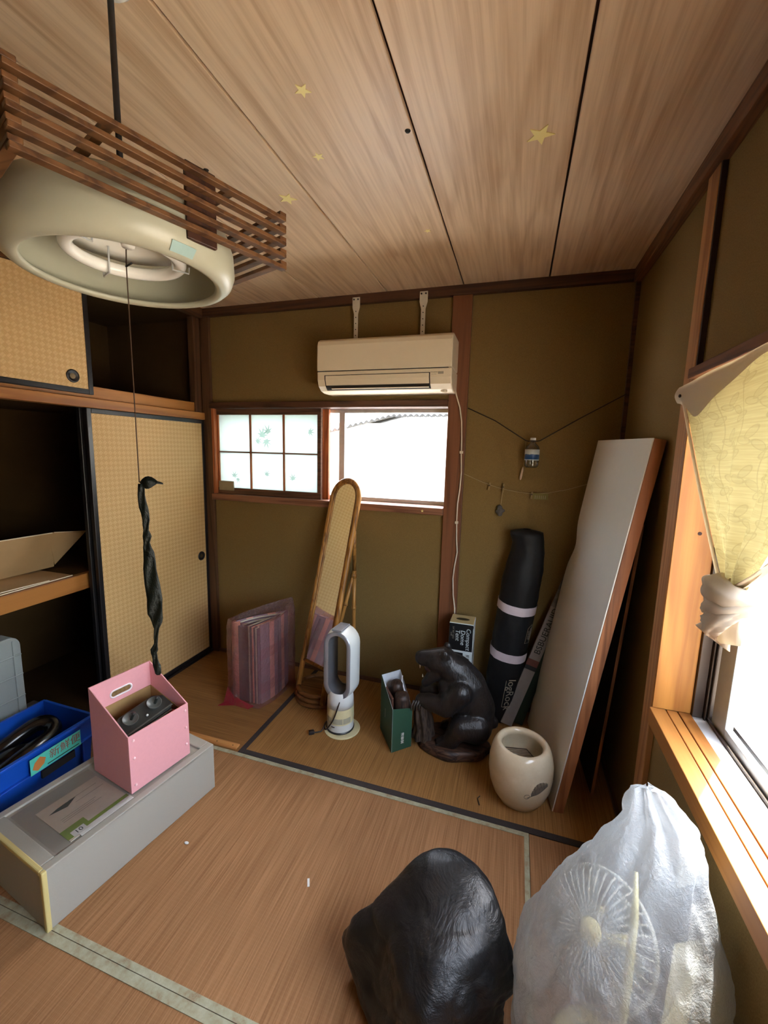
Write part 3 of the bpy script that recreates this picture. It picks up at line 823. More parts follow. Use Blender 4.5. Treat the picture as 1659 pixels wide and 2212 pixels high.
MB().grid(slv, 28, 28).build('sleeve', m_clearfilm, sl_, smooth=True)

# pink file box
m_pink = plain('pink_card', (224, 160, 166), 0.62, vary=0.02, scale=80)
m_card = plain('brown_card', (150, 120, 76), 0.85)
pa, pb, pc_ = Vector((-1.351, 1.105, DH)), Vector((-1.305, 1.363, DH)), Vector((-1.603, 1.137, DH))
KM = frame(pa, pb - pa)
KL = (pb - pa).length
KW = 0.255
pk = thing('file_box', (-1.45, 1.25, DH), 'pink cardboard file box with slanted sides standing on the drawer box', 'box')
zf, zb = 0.243, 0.372
th = 0.005
MB().box(0, KL, 0, th, 0, zf, KM).build('front_panel', m_pink, pk, bevel=0.001)
bp_ = MB()
# back panel with a slotted hand hole
def bpanel(y):
    hz, hx, hw, hh = zb - 0.075, 0.125, 0.030, 0.013
    pts_o = [(0, 0), (KL, 0), (KL, zb), (0, zb)]
    n = 32
    inner = []
    for k in range(n):
        a = 2 * math.pi * k / n
        cx = hx + (hw if math.cos(a) > 0 else -hw)
        inner.append((cx + hh * math.cos(a), hz + hh * math.sin(a)))
    outer = []
    for (x, z) in inner:
        dx, dz = x - hx, z - hz
        s_ = 1e9
        if dx > 1e-6: s_ = min(s_, (KL - hx) / dx)
        if dx < -1e-6: s_ = min(s_, -hx / dx)
        if dz > 1e-6: s_ = min(s_, (zb - hz) / dz)
        if dz < -1e-6: s_ = min(s_, -hz / dz)
        outer.append((hx + dx * s_, hz + dz * s_))
    # snap nearest samples to the corners
    for c in pts_o:
        i = min(range(n), key=lambda q: (outer[q][0] - c[0]) ** 2 + (outer[q][1] - c[1]) ** 2)
        outer[i] = c
    return inner, outer
inn, out = bpanel(0)
n = len(inn)
for y in (KW - th, KW):
    bp_.v += [tuple(KM @ Vector((x, y, z))) for x, z in inn] + [tuple(KM @ Vector((x, y, z))) for x, z in out]
for k in range(n):
    j = (k + 1) % n
    bp_.f += [(k, j, n + j, n + k), (2 * n + j, 2 * n + k, 3 * n + k, 3 * n + j), (k, 2 * n + k, 2 * n + j, j), (n + j, 3 * n + j, 3 * n + k, n + k)]
bp_.build('back_panel', m_pink, pk)
hz, hx, hw, hh = zb - 0.075, 0.125, 0.030, 0.015
hp = []
for k in range(36):
    a = 2 * math.pi * k / 36
    hp.append(KM @ Vector((hx + (hw if math.cos(a) > 0 else -hw) + hh * math.cos(a), KW - th - 0.001, hz + hh * math.sin(a))))
MB().loop(hp, 0.0038, 8).build('hand_hole_ring', plain('white_plastic_ring', (232, 224, 228), 0.35), pk, smooth=True)
for x in (0, KL - th):
    poly = [KM @ Vector((x, y, z)) for y, z in ((th, 0), (KW - th, 0), (KW - th, zb), (th, zf))]
    MB().prism(poly, (KM.to_3x3() @ Vector((th, 0, 0)))).build('side_panel', m_pink, pk, bevel=0.001)
MB().box(th, KL - th, th, KW - th, 0.001, 0.006, KM).build('bottom_panel', m_card, pk)
li = MB()
li.box(th + 0.001, KL - th - 0.001, KW - th - 0.0035, KW - th - 0.0005, 0.006, zb - 0.115, KM)
li.prism([KM @ Vector((KL - th - 0.004, y, z)) for y, z in ((th, 0.01), (KW - th - 0.004, 0.01), (KW - th - 0.004, zb - 0.115), (th, zf - 0.045))], KM.to_3x3() @ Vector((0.003, 0, 0)))
li.build('card_lining', m_card, pk)
m_stud = plain('pale_pink_stud', (240, 196, 200), 0.35)
for x, zs in ((0.018, (0.22, 0.145, 0.03)), (KL - 0.016, (0.215, 0.135, 0.055))):
    for z in zs:
        MB().ell(KM @ Vector((x, -0.001, z)), (0.0055, 0.0055, 0.0055), None, 10, 6).build('stud', m_stud, pk, smooth=True)
# things inside the file box
m_dk = plain('dark_grey_plastic', (44, 46, 44), 0.4, vary=0.15)
m_mg = plain('smoky_plastic', (86, 88, 84), 0.35, vary=0.1)
rc = thing('remote_transmitter', KM @ Vector((0.13, 0.12, 0.19)), 'dark plastic controller with two round dials, lying in the pink file box', 'controller')
RM = KM @ T(0.135, 0.115, 0.217) @ rot(-8, 'Y') @ rot(24, 'X')
MB().prism([RM @ Vector(p) for p in ((-0.10, -0.055, -0.02), (0.09, -0.055, -0.02), (0.105, -0.03, -0.02), (0.105, 0.02, -0.02), (0.07, 0.05, -0.02), (-0.08, 0.05, -0.02), (-0.105, 0.02, -0.02))], RM.to_3x3() @ Vector((0, 0, 0.04))).build('casing', m_dk, rc, bevel=0.006)
MB().box(-0.10, 0.10, -0.048, -0.040, 0.020, 0.024, RM).build('ridge', m_mg, rc, bevel=0.002)
MB().box(-0.08, 0.09, -0.062, -0.054, -0.012, 0.012, RM).build('ridge', m_mg, rc, bevel=0.002)
for x in (-0.055, 0.050):
    MB().lathe([(0.024, 0.02), (0.030, 0.032), (0.028, 0.032), (0.020, 0.022), (0.0, 0.022)], (0, 0, 0), 24).xf(RM @ T(x, 0.008, 0)).build('dial_cup', m_mg, rc, smooth=True)
    MB().lathe([(0.006, 0.022), (0.006, 0.05), (0.010, 0.054), (0.0, 0.056)], (0, 0, 0), 12).xf(RM @ T(x, 0.008, 0) @ rot(14, 'Y')).build('stick', m_dk, rc, smooth=True)
MB().ell(RM @ Vector((0.0, -0.02, 0.024)), (0.005, 0.005, 0.005), None, 10, 6).build('button', m_wpaper, rc, smooth=True)
MB().box(0.02, 0.23, 0.03, 0.22, 0.0065, 0.165, KM).build('carton', m_card, thing('inner_carton', KM @ Vector((0.12, 0.12, 0.007)), 'brown carton filling the bottom of the pink file box', 'carton'), bevel=0.004)
MB().box(0.012, 0.016, 0.10, 0.20, 0.166, 0.262, KM).build('card', plain('cream_card', (208, 196, 160), 0.8), thing('cream_card_sheet', KM @ Vector((0.025, 0.15, 0.177)), 'cream card standing upright at the left inside the pink file box', 'card'))
rd = thing('red_pouch', KM @ Vector((0.24, 0.10, 0.177)), 'small red pouch in the right corner of the pink file box', 'pouch')
MB().ell(KM @ Vector((0.228, 0.06, 0.188)), (0.018, 0.045, 0.02), KM.to_3x3().to_4x4()).build('pouch', plain('red_cloth', (190, 50, 40), 0.7), rd, smooth=True)

# blue crate behind
m_blue = plain('blue_plastic', (16, 74, 176), 0.38, vary=0.05, scale=10)
BM = frame((-1.853, 0.84, 0.0), (0.006, 1, 0))      # front long side, local y towards the closet
BL, BW, BH = 0.50, 0.33, 0.30
bc = thing('blue_crate', (-2.0, 1.1, 0), 'blue plastic crate with turquoise label behind the drawer box', 'crate')
def crate_wall(p):     # p: list of local boxes
    m_ = MB()
    for q in p: m_.box(*q, BM)
    return m_
tp = 0.018
def slant(v):          # sides lean out slightly towards the top
    return v
f = MB()
f.hexa([BM @ Vector(p) for p in ((0.02, 0.02, 0.004), (BL - 0.02, 0.02, 0.004), (BL - 0.02, 0.026, 0.004), (0.02, 0.026, 0.004))],
       [BM @ Vector(p) for p in ((0, 0, BH), (BL, 0, BH), (BL, 0.006, BH), (0, 0.006, BH))])
f.hexa([BM @ Vector(p) for p in ((0.02, BW - 0.026, 0.004), (BL - 0.02, BW - 0.026, 0.004), (BL - 0.02, BW - 0.02, 0.004), (0.02, BW - 0.02, 0.004))],
       [BM @ Vector(p) for p in ((0, BW - 0.006, BH), (BL, BW - 0.006, BH), (BL, BW, BH), (0, BW, BH))])
f.hexa([BM @ Vector(p) for p in ((0.02, 0.02, 0.004), (0.026, 0.02, 0.004), (0.026, BW - 0.02, 0.004), (0.02, BW - 0.02, 0.004))],
       [BM @ Vector(p) for p in ((0, 0, BH), (0.006, 0, BH), (0.006, BW, BH), (0, BW, BH))])
f.hexa([BM @ Vector(p) for p in ((BL - 0.026, 0.02, 0.004), (BL - 0.02, 0.02, 0.004), (BL - 0.02, BW - 0.02, 0.004), (BL - 0.026, BW - 0.02, 0.004))],
       [BM @ Vector(p) for p in ((BL - 0.006, 0, BH), (BL, 0, BH), (BL, BW, BH), (BL - 0.006, BW, BH))])
f.box(0.02, BL - 0.02, 0.02, BW - 0.02, 0.0, 0.008, BM)
f.build('shell', m_blue, bc, bevel=0.002)
lp = MB().box(-0.006, BL + 0.006, -0.012, 0.004, BH - 0.014, BH, BM).box(-0.006, BL + 0.006, BW - 0.004, BW + 0.008, BH - 0.014, BH, BM)
lp.box(-0.008, 0.004, 0.004, BW - 0.004, BH - 0.014, BH, BM).box(BL - 0.004, BL + 0.008, 0.004, BW - 0.004, BH - 0.014, BH, BM)
lp.build('lip', m_blue, bc, bevel=0.003)
MB().box(0.0, BL, -0.008, 0.010, BH - 0.105, BH - 0.098, BM).build('rib', m_blue, bc, bevel=0.002)
for x in (0.05, BL - 0.06): MB().box(x, x + 0.008, 0.0, 0.014, 0.03, BH - 0.10, BM).build('rib', m_blue, bc, bevel=0.002)
MB().box(0.265, 0.405, -0.0012, 0.012, BH - 0.152, BH - 0.118, BM).build('grip_slot', m_void, bc)
m_turq = plain('turquoise_label', (84, 196, 176), 0.5)
TMx = BM @ frame((0.32, -0.0145, BH - 0.062), (1, 0, 0), (0, -1, 0.0))
MB().box(-0.105, 0.105, -0.036, 0.036, 0.0, 0.0016, TMx).build('label', m_turq, bc)
m_lred = plain('brown_red_print', (150, 84, 72), 0.6)
MB().prism([TMx @ Vector(p) for p in ((-0.098, -0.012, 0.0017), (-0.078, -0.028, 0.0017), (-0.052, -0.012, 0.0017), (-0.044, 0.010, 0.0017), (-0.066, 0.028, 0.0017), (-0.088, 0.012, 0.0017))], TMx.to_3x3() @ Vector((0, 0, 0.0005))).build('label_picture', plain('orange_print', (190, 120, 60), 0.6), bc)
text('新鮮便', 0.045, TMx @ frame((0.036, 0.006, 0.002), (1, 0, 0)), m_lred, bc)
MB().box(-0.04, 0.095, -0.028, -0.024, 0.0017, 0.0022, TMx).build('label_line', m_ink, bc)
m_bag = plain('shiny_black_vinyl', (10, 10, 12), 0.22, spec=0.6)
bb = thing('black_cushion_roll', BM @ Vector((0.25, 0.16, 0.01)), 'shiny black padded ring bag stuffed in the blue crate', 'bag')
lo = []
for k in range(40):
    a = 2 * math.pi * k / 40
    lo.append(BM @ Vector((0.25 + 0.17 * math.cos(a), 0.165 + 0.085 * math.sin(a), 0.232 + 0.03 * math.cos(a) + 0.012 * math.sin(3 * a))))
MB().loop(lo, 0.034, 12).build('padded_ring', m_bag, bb, smooth=True)
def bl_(u, v):
    a = 2 * math.pi * u; r_ = (0.2 + 0.8 * math.sin(math.pi * min(1, 0.02 + v * 0.98) * 0.5 + 0.0)) 
    x = 0.25 + 0.21 * math.cos(a) * math.cos(v * math.pi / 2); y = 0.165 + 0.125 * math.sin(a) * math.cos(v * math.pi / 2)
    z = 0.01 + 0.235 * math.sin(v * math.pi / 2)
    d = 0.018 * noise.noise(Vector((x * 12, y * 12, z * 12)))
    return BM @ Vector((x, y, z + d * v))
MB().grid(bl_, 36, 14, True).build('body', m_bag, bb, smooth=True)

# frosted ribbed case at the left edge, in front of the closet
m_frostw = film('milky_plastic', (214, 220, 220), 0.25, (186, 196, 196), 0.35, 0.2, 0.05, 30, 0.4)
fc = thing('ribbed_clear_case', (-2.0, 1.0, 0), 'frosted clear plastic case with grid ribs standing behind the blue crate', 'case')
FX0, FX1, FY0, FY1, FZ = -2.330, -2.235, 0.85, 1.300, 0.655
pr = []
for k in range(7):
    a = math.pi / 2 * k / 6
    pr.append((FX1, FY1 - 0.05 + 0.05 * math.cos(a), FZ - 0.05 + 0.05 * math.sin(a)))
MB().prism([(FX1, FY0, 0.047), (FX1, FY1, 0.047)] + pr + [(FX1, FY0, FZ)], (FX0 - FX1, 0, 0)).build('body', m_frostw, fc, bevel=0.006)
for z in (0.13, 0.24, 0.35, 0.46, 0.56):
    MB().tube([(FX1 + 0.002, FY0 + 0.01, z), (FX1 + 0.002, FY1 - 0.004, z)], 0.004, 6).build('rib', m_frostw, fc)
for y in (0.95, 1.06, 1.17, 1.265):
    MB().tube([(FX1 + 0.002, y, 0.06), (FX1 + 0.002, y, FZ - 0.02)], 0.004, 6).build('rib', m_frostw, fc)
bx = thing('flat_grey_tray', (-2.5, 1.5, 0.045), 'flat grey tray on the closet floor behind the blue crate', 'tray')
MB().box(-2.62, -2.40, 1.18, 1.56, 0.045, 0.075).build('tray', plain('grey_tray', (120, 116, 108), 0.6), bx, bevel=0.006)

# cardboard on the closet shelf
m_cb = plain('corrugated_card', (176, 146, 104), 0.85, vary=0.05, scale=8)
m_cbe = plain('card_edge', (226, 214, 186), 0.8)
ZS = 0.857
for k, (x0, x1, y0, y1, z, a, lb) in enumerate(((-2.80, -2.275, 0.74, 1.60, ZS + 0.001, 1.0, 'flattened grey cardboard lowest on the closet shelf'), (-2.84, -2.30, 0.76, 1.50, ZS + 0.008, -4, 'flattened brown cardboard lying over the lowest card on the closet shelf'),)):
    o = thing('cardboard_sheet', (x0, y0, z), lb, 'cardboard')
    MM = T((x0 + x1) / 2, (y0 + y1) / 2, z) @ rot(a, 'Z')
    hx_, hy_ = (x1 - x0) / 2, (y1 - y0) / 2
    MB().box(-hx_, hx_, -hy_, hy_, 0, 0.004, MM).build('sheet', m_cb, o)
    MB().box(hx_ - 0.0, hx_ + 0.0025, -hy_, hy_, 0.0, 0.0045, MM).build('cut_edge', m_cbe, o)
o = thing('opened_carton', (-2.5, 1.2, ZS + 0.016), 'opened cardboard carton with raised front flap on the closet shelf', 'carton')
lf = MB().hexa([(-2.50, 0.74, ZS + 0.016), (-2.50, 1.66, ZS + 0.016), (-2.504, 1.66, ZS + 0.016), (-2.504, 0.74, ZS + 0.016)], [(-2.40, 0.74, 1.095), (-2.40, 1.60, 1.085), (-2.404, 1.60, 1.087), (-2.404, 0.74, 1.097)])
lf.build('raised_flap', m_cb, o)
MB().tube([(-2.40, 0.74, 1.097), (-2.40, 1.60, 1.087)], 0.003, 6).build('flap_edge', m_cbe, o)
MB().prism([(-2.40, 1.60, 1.090), (-2.402, 1.58, 1.086), (-2.49, 1.66, 0.885), (-2.42, 1.80, 1.058), (-2.40, 1.80, 1.066)], (-0.004, 0.0, -0.004)).build('side_flap', m_cb, o)
MB().tube([(-2.40, 1.61, 1.088), (-2.41, 1.80, 1.062)], 0.0025, 6).build('flap_edge', m_cbe, o)
MB().box(-2.95, -2.504, 0.74, 1.66, ZS + 0.013, ZS + 0.017).build('base', m_cb, o)

# ------------------------------------------------------------------ cheval mirror with cane frame
m_cane = wood('cane_frame', (120, 78, 34), (178, 128, 66), 'Z', 0.4, 10, 16, 1.2)
m_mirror, _h = mat('mirror_glass', (236, 238, 232), 0.02, 1.0)
mi = thing('standing_mirror', (-1.12, 2.29, 0), 'tall round-topped cane standing mirror leaning back, between the pink bag and fan heater', 'mirror')
mb_, mt_ = Vector((-1.118, 2.215, 0.245)), Vector((-1.028, 2.500, 1.385))
up = (mt_ - mb_).normalized()
nh = Vector((-0.41, -0.912, 0))
nn = (nh - up * nh.dot(up)).normalized()
rt = up.cross(nn) * -1                     # to the mirror's right seen from the room
rt = nn.cross(up) * -1
if rt.x < 0: rt = -rt
ML = (mt_ - mb_).length
HW = 0.122
def mp(a, b, c=0.0): return mb_ + rt * a + up * b + nn * c
outl = [mp(-HW, 0)] + [mp(-HW, ML * t) for t in (0.25, 0.5, 0.75)]
arc = [(-HW * math.cos(math.pi * k / 14), ML - HW + HW * math.sin(math.pi * k / 14)) for k in range(15)]
fpts = [mp(-HW, -0.225)] + [mp(-HW, t) for t in (0.0, 0.3, 0.6, 0.85)] + [mp(a, b) for a, b in arc] + [mp(HW, t) for t in (0.85, 0.6, 0.3, 0.0)] + [mp(HW, -0.20)]
MB().tube(fpts, 0.0165, 10).build('frame', m_cane, mi, smooth=True)
k2 = (HW - 0.020) / HW
fp2 = [mp(-HW * k2, 0.01)] + [mp(-HW * k2, t) for t in (0.3, 0.6, 0.85)] + [mp(a * k2, ML - HW + (b - ML + HW) * k2) for a, b in arc] + [mp(HW * k2, t) for t in (0.85, 0.6, 0.3)] + [mp(HW * k2, 0.01)]
MB().tube([p + nn * 0.004 for p in fp2], 0.0055, 8).build('inner_bead', m_cane, mi, smooth=True)
MB().tube([mp(-HW, 0.0), mp(HW, 0.0)], 0.011, 8).build('lower_rail', m_cane, mi, smooth=True)
MB().prism([p - nn * 0.001 for p in fp2], nn * 0.002).build('glass', m_mirror, mi)
MB().prism([p - nn * 0.010 for p in fp2], nn * 0.006).build('backing', plain('mirror_back', (90, 66, 40), 0.8), mi)
JT = Vector((-0.968, 2.475, 0.80))
MB().tube([mp(HW, 0.86, -0.01), JT], 0.013, 8).build('rear_strut', m_cane, mi, smooth=True)
for foot in (Vector((-1.135, 2.44, 0.10)), Vector((-0.985, 2.52, 0.014))):
    MB().tube([JT, JT.lerp(foot, 0.35), JT.lerp(foot, 0.7), foot], 0.0135, 8).build('rear_leg', m_cane, mi, smooth=True)
    for t in (0.03, 0.32):
        p = JT.lerp(foot, t)
        MB().tube([p, p.lerp(foot, 0.035)], 0.0165, 8).build('cane_joint', m_cane, mi, smooth=True)
mbc = Vector((-1.118, 2.265, 0))
m_cane_d = wood('dark_cane', (86, 54, 28), (126, 84, 44), 'X', 0.45, 10, 16, 1.2)
for z, r in ((0.0155, 0.135), (0.046, 0.133), (0.076, 0.128)):
    MB().loop([mbc + Vector((r * math.cos(a), r * 0.95 * math.sin(a), z)) for a in [2 * math.pi * k / 44 for k in range(44)]], 0.0155, 10).build('base_ring', m_cane_d, mi, smooth=True)
MB().lathe([(0.0, 0.078), (0.125, 0.078), (0.125, 0.070), (0.0, 0.070)], mbc, 36).build('base_tray', m_cane_d, mi)

# ------------------------------------------------------------------ folded play mat in a pink plastic bag
m_quilt, h = mat('pink_plaid_mat', (190, 120, 120), 0.8)
_sx, _sy, _sz = h.sep(h.obj())
_wz = h.math('GREATER_THAN', h.math('PINGPONG', _sy, 0.055), 0.036)
_wy = h.math('GREATER_THAN', h.math('PINGPONG', _sz, 0.11), 0.075)
_c = h.mix(_wz, lin((150, 134, 150)), lin((232, 180, 166)))
_c = h.mix(h.math('MULTIPLY', _wy, 0.4), _c, lin((156, 106, 116)))
h.put(h.b.inputs['Base Color'], _c)
m_pinkm = plain('pink_mat_face', (238, 176, 162), 0.8)
m_grey_in = plain('silver_grey_mat_back', (206, 204, 190), 0.6)
m_purple = plain('grey_purple_mat', (112, 96, 112), 0.8)
fm = thing('folded_mat', (-1.46, 2.16, 0.01), 'pink and purple checked floor mat folded in a U, inside the pink bag', 'mat')
A_, B_ = Vector((-1.590, 2.065, 0)), Vector((-1.405, 2.060, 0))     # front ends of the two legs
Fd = Vector((-1.380, 2.335, 0))                                        # fold at the back
HB, HT = 0.012, 0.520
def upath(ofs, ra, rb):
    """U in plan, offset inwards by ofs"""
    fo = Fd + (((A_ + B_) * 0.5) - Fd).normalized() * (ofs * 1.6)
    a = A_.lerp(fo, 0.0) + Vector((ofs * 0.9, ofs * 0.1, 0)); b = B_ + Vector((-ofs, ofs * 0.1, 0))
    pts = [a.lerp(fo, t) + Vector((-0.022, 0.0, 0)) * math.sin(t * math.pi) for t in [ra + (0.90 - ra) * k / 6 for k in range(7)]]
    pts += [fo + Vector((0.0, 0.006, 0))]
    pts += [b.lerp(fo, t) + Vector((0.020, 0, 0)) * math.sin(t * math.pi) for t in [0.9 - (0.9 - rb) * k / 6 for k in range(7)]]
    return pts
for k in range(5):
    p = upath(0.004 + 0.017 * k, 0.02, 0.0)
    mb = MB(); zt = HT - 0.006 * k
    w = []
    for i, q in enumerate(p):
        t = (p[min(i + 1, len(p) - 1)] - p[max(i - 1, 0)]).normalized()
        n_ = Vector((-t.y, t.x, 0)) * 0.0035
        w.append((q + n_, q - n_))
    for i in range(len(w)):
        for q in w[i]: mb.v += [(q.x, q.y, HB), (q.x, q.y, zt)]
    for i in range(len(w) - 1):
        a, b = 4 * i, 4 * (i + 1)
        mb.f += [(a, b, b + 1, a + 1), (a + 2, a + 3, b + 3, b + 2), (a + 1, b + 1, b + 3, a + 3), (a, a + 2, b + 2, b)]
    e = 4 * (len(w) - 1)
    mb.f += [(0, 1, 3, 2), (e, e + 2, e + 3, e + 1)]
    mb.build('layer', m_quilt if k == 0 else (m_grey_in if k % 2 else m_purple), fm)
# rounded pink fold and grey inner face at the left leg, thick edges at the right leg
MB().tube([(-1.583, 2.062, HB), (-1.580, 2.062, 0.515)], 0.026, 14).build('rounded_fold', m_pinkm, fm, smooth=True)
MB().box(0, 0.075, 0, 0.008, HB, 0.50, frame((-1.562, 2.052, 0), (1, 0.03, 0))).build('inner_face', m_purple, fm)
for k, (x, c) in enumerate(((-1.482, m_grey_in), (-1.469, m_purple), (-1.456, m_pinkm), (-1.444, m_purple), (-1.432, m_grey_in), (-1.421, m_purple))):
    MB().box(-0.0035, 0.0035, 0, 0.17, HB, 0.512 - 0.002 * k, frame((x, 2.047, 0), (1, -0.3, 0))).build('layer_edge', c, fm, bevel=0.001)
m_pinkfilm = film('pink_plastic_film', (255, 228, 230), 0.90, (236, 140, 152), 0.09, 1.2, 1.0, 22, 0.3, 0.10)
pb_ = thing('pink_plastic_bag', (-1.48, 2.17, 0), 'shiny transparent pink plastic bag holding the folded mat, against the back wall', 'bag')
out_ = [(-1.625, 2.03), (-1.56, 2.015), (-1.50, 2.018), (-1.445, 2.012), (-1.395, 2.022), (-1.365, 2.10), (-1.355, 2.20), (-1.345, 2.29), (-1.342, 2.36), (-1.37, 2.385), (-1.43, 2.33), (-1.51, 2.24), (-1.58, 2.14)]
def bagfn(u, v):
    n_ = len(out_); t = u * n_; i = int(t) % n_; f_ = t - int(t)
    a, b = out_[i], out_[(i + 1) % n_]
    x, y = lerp(a[0], b[0], f_), lerp(a[1], b[1], f_)
    # straight sides; the bag's mouth rises higher at the back right corner
    back = max(0.0, min(1.0, (y - 2.02) / 0.4))
    z = lerp(0.004, 0.540 + 0.065 * back ** 1.3, v)
    cx, cy = -1.45, 2.19
    k = 1.0 + 0.03 * (noise.noise(Vector((x * 14, y * 14, z * 6)))) + 0.012 * noise.noise(Vector((x * 40, y * 40, z * 25)))
    k *= 1 - 0.05 * max(0, v - 0.9) / 0.1
    return (cx + (x - cx) * k, cy + (y - cy) * k, z)
MB().grid(bagfn, 78, 30, True).build('film', m_pinkfilm, pb_, smooth=True)
MB().prism([(-1.628, 2.03, 0.10), (-1.640, 2.00, 0.004), (-1.655, 1.965, 0.003), (-1.56, 2.002, 0.003), (-1.46, 1.996, 0.003), (-1.43, 2.010, 0.02), (-1.52, 2.012, 0.035), (-1.59, 2.018, 0.06)], (0.001, 0.004, 0.002)).build('bottom_corner', film('pink_film_doubled', (236, 120, 130), 0.45, (206, 60, 84), 0.12, 0.8, 0.4, 24, 0.4), pb_)

# ------------------------------------------------------------------ bladeless fan heater
FCx, FCy = -0.868, 2.035
fan = thing('fan_heater', (FCx, FCy, 0), 'white and silver bladeless oval fan heater standing on the back mat', 'heater')
m_fw = plain('heater_white', (214, 220, 220), 0.35, vary=0.01)
m_fs = plain('heater_silver', (160, 168, 180), 0.3, 0.6)
m_fg = plain('heater_grey', (104, 106, 112), 0.4, 0.3)
m_fy = plain('yellowed_white', (214, 208, 166), 0.4)
MB().lathe([(0.0, 0.0), (0.100, 0.0), (0.102, 0.004), (0.098, 0.007), (0.0, 0.008)], (FCx + 0.014, FCy - 0.004, 0), 44).build('base_plate', m_fy, fan, smooth=True, autosm=0.6)
MB().lathe([(0.0, 0.008), (0.079, 0.008), (0.080, 0.014), (0.078, 0.017), (0.0, 0.017)], (FCx, FCy, 0), 44).build('foot_ring', m_black, fan, smooth=True, autosm=0.6)
MB().lathe([(0.0, 0.016), (0.075, 0.016), (0.0755, 0.020), (0.0755, 0.060), (0.0, 0.060)], (FCx, FCy, 0), 44).build('lower_body', m_fw, fan, smooth=True, autosm=0.6)
MB().lathe([(0.0, 0.060), (0.0757, 0.060), (0.0760, 0.150), (0.0, 0.150)], (FCx, FCy, 0), 44).build('body', m_fy, fan, smooth=True, autosm=0.6)
m_mesh = plain('intake_mesh', (168, 166, 146), 0.6)
for a0, a1 in ((-100, -58), (-55, -20), (-150, -108), (20, 80), (100, 170)):
    g = MB()
    for k in range(9):
        a = math.radians(lerp(a0, a1, k / 8))
        g.v += [(FCx + 0.0766 * math.cos(a), FCy + 0.0766 * math.sin(a), 0.068), (FCx + 0.0768 * math.cos(a), FCy + 0.0768 * math.sin(a), 0.100)]
    for k in range(8): g.f.append((2 * k, 2 * k + 2, 2 * k + 3, 2 * k + 1))
    g.build('intake_grille', m_mesh, fan, solid=0.001)
fdir = math.radians(-94)                     # the oval looks towards the lower left of the view
FMX = frame((FCx, FCy, 0), (-math.sin(fdir), math.cos(fdir), 0))   # local x across, local -y or +y forward
if (FMX.to_3x3() @ Vector((0, -1, 0))).dot(Vector((math.cos(fdir), math.sin(fdir), 0))) < 0:
    FMX = FMX @ rot(180, 'Z')
def stad(hw, z0, z1, y, n=12):
    p = [(hw * math.cos(math.pi * k / n), y, z1 - hw + hw * math.sin(math.pi * k / n)) for k in range(n + 1)]
    p += [(-hw * math.cos(math.pi * k / n), y, z0 + hw - hw * math.sin(math.pi * k / n)) for k in range(n + 1)]
    return p
def bridge(rings, close=False):
    mb = MB(); n = len(rings[0])
    for r in rings: mb.v += [tuple(FMX @ Vector(p)) for p in r]
    m_ = len(rings)
    for i in range(m_ if close else m_ - 1):
        for k in range(n):
            j = (i + 1) % m_
            mb.f.append((i * n + k, i * n + (k + 1) % n, j * n + (k + 1) % n, j * n + k))
    return mb
Z0, Z1 = 0.205, 0.598
bridge([stad(0.082, Z0 - 0.003, Z1, -0.050), stad(0.092, Z0 - 0.012, Z1 + 0.010, 0.0), stad(0.090, Z0 - 0.010, Z1 + 0.008, 0.055), stad(0.078, Z0 + 0.004, Z1 - 0.004, 0.072)]).build('oval_shell', m_fw, fan, smooth=True)
bridge([stad(0.082, Z0 - 0.003, Z1, -0.050), stad(0.078, Z0 + 0.001, Z1 - 0.004, -0.056), stad(0.056, Z0 + 0.024, Z1 - 0.026, -0.046)]).build('silver_rim', m_fs, fan, smooth=True)
bridge([stad(0.056, Z0 + 0.024, Z1 - 0.026, -0.046), stad(0.050, Z0 + 0.030, Z1 - 0.032, 0.0), stad(0.056, Z0 + 0.024, Z1 - 0.026, 0.068), stad(0.078, Z0 + 0.004, Z1 - 0.004, 0.072)]).build('inner_throat', m_fg, fan, smooth=True)
MB().lathe([(0.0, 0.150), (0.0758, 0.150), (0.074, 0.19), (0.070, 0.225), (0.060, 0.240)], (FCx, FCy, 0), 44).build('neck', m_fw, fan, smooth=True)
MB().box(-0.03, 0.03, -0.058, 0.05, Z1 + 0.004, Z1 + 0.014, FMX).build('top_clip', m_fs, fan, bevel=0.003)
MB().box(-0.012, 0.008, -0.0775, -0.070, 0.046, 0.050, T(FCx, FCy, 0) @ rot(-8, 'Z')).build('display_slot', m_void, fan)
m_darkcord = plain('dark_flex', (38, 32, 32), 0.5)
cps = [(-0.838, 2.045, 0.238), (-0.842, 1.985, 0.222), (-0.852, 1.958, 0.17), (-0.875, 1.952, 0.10), (-0.906, 1.962, 0.045), (-0.930, 1.975, 0.012), (-0.945, 1.99, 0.006), (-0.955, 2.01, 0.006), (-0.950, 2.03, 0.02), (-0.947, 2.0, 0.03), (-0.950, 1.965, 0.008), (-0.97, 1.945, 0.006), (-0.985, 1.935, 0.008)]
fc_ = []
for i in range(len(cps) - 1):            # Catmull-Rom
    p0, p1, p2, p3 = (Vector(cps[max(i - 1, 0)]), Vector(cps[i]), Vector(cps[i + 1]), Vector(cps[min(i + 2, len(cps) - 1)]))
    for t in (0, 0.25, 0.5, 0.75):
        fc_.append(0.5 * ((2 * p1) + (p2 - p0) * t + (2 * p0 - 5 * p1 + 4 * p2 - p3) * t * t + (3 * p1 - p0 - 3 * p2 + p3) * t ** 3))
fc_.append(Vector(cps[-1]))
cb = MB().tube(fc_, 0.0036, 8).build('power_cord', m_darkcord, fan, smooth=True)
PL = frame((-0.995, 1.928, 0.011), (-0.8, -0.6, 0))
MB().box(-0.014, 0.016, -0.010, 0.010, -0.010, 0.010, PL).build('plug', m_darkcord, cb, bevel=0.003)

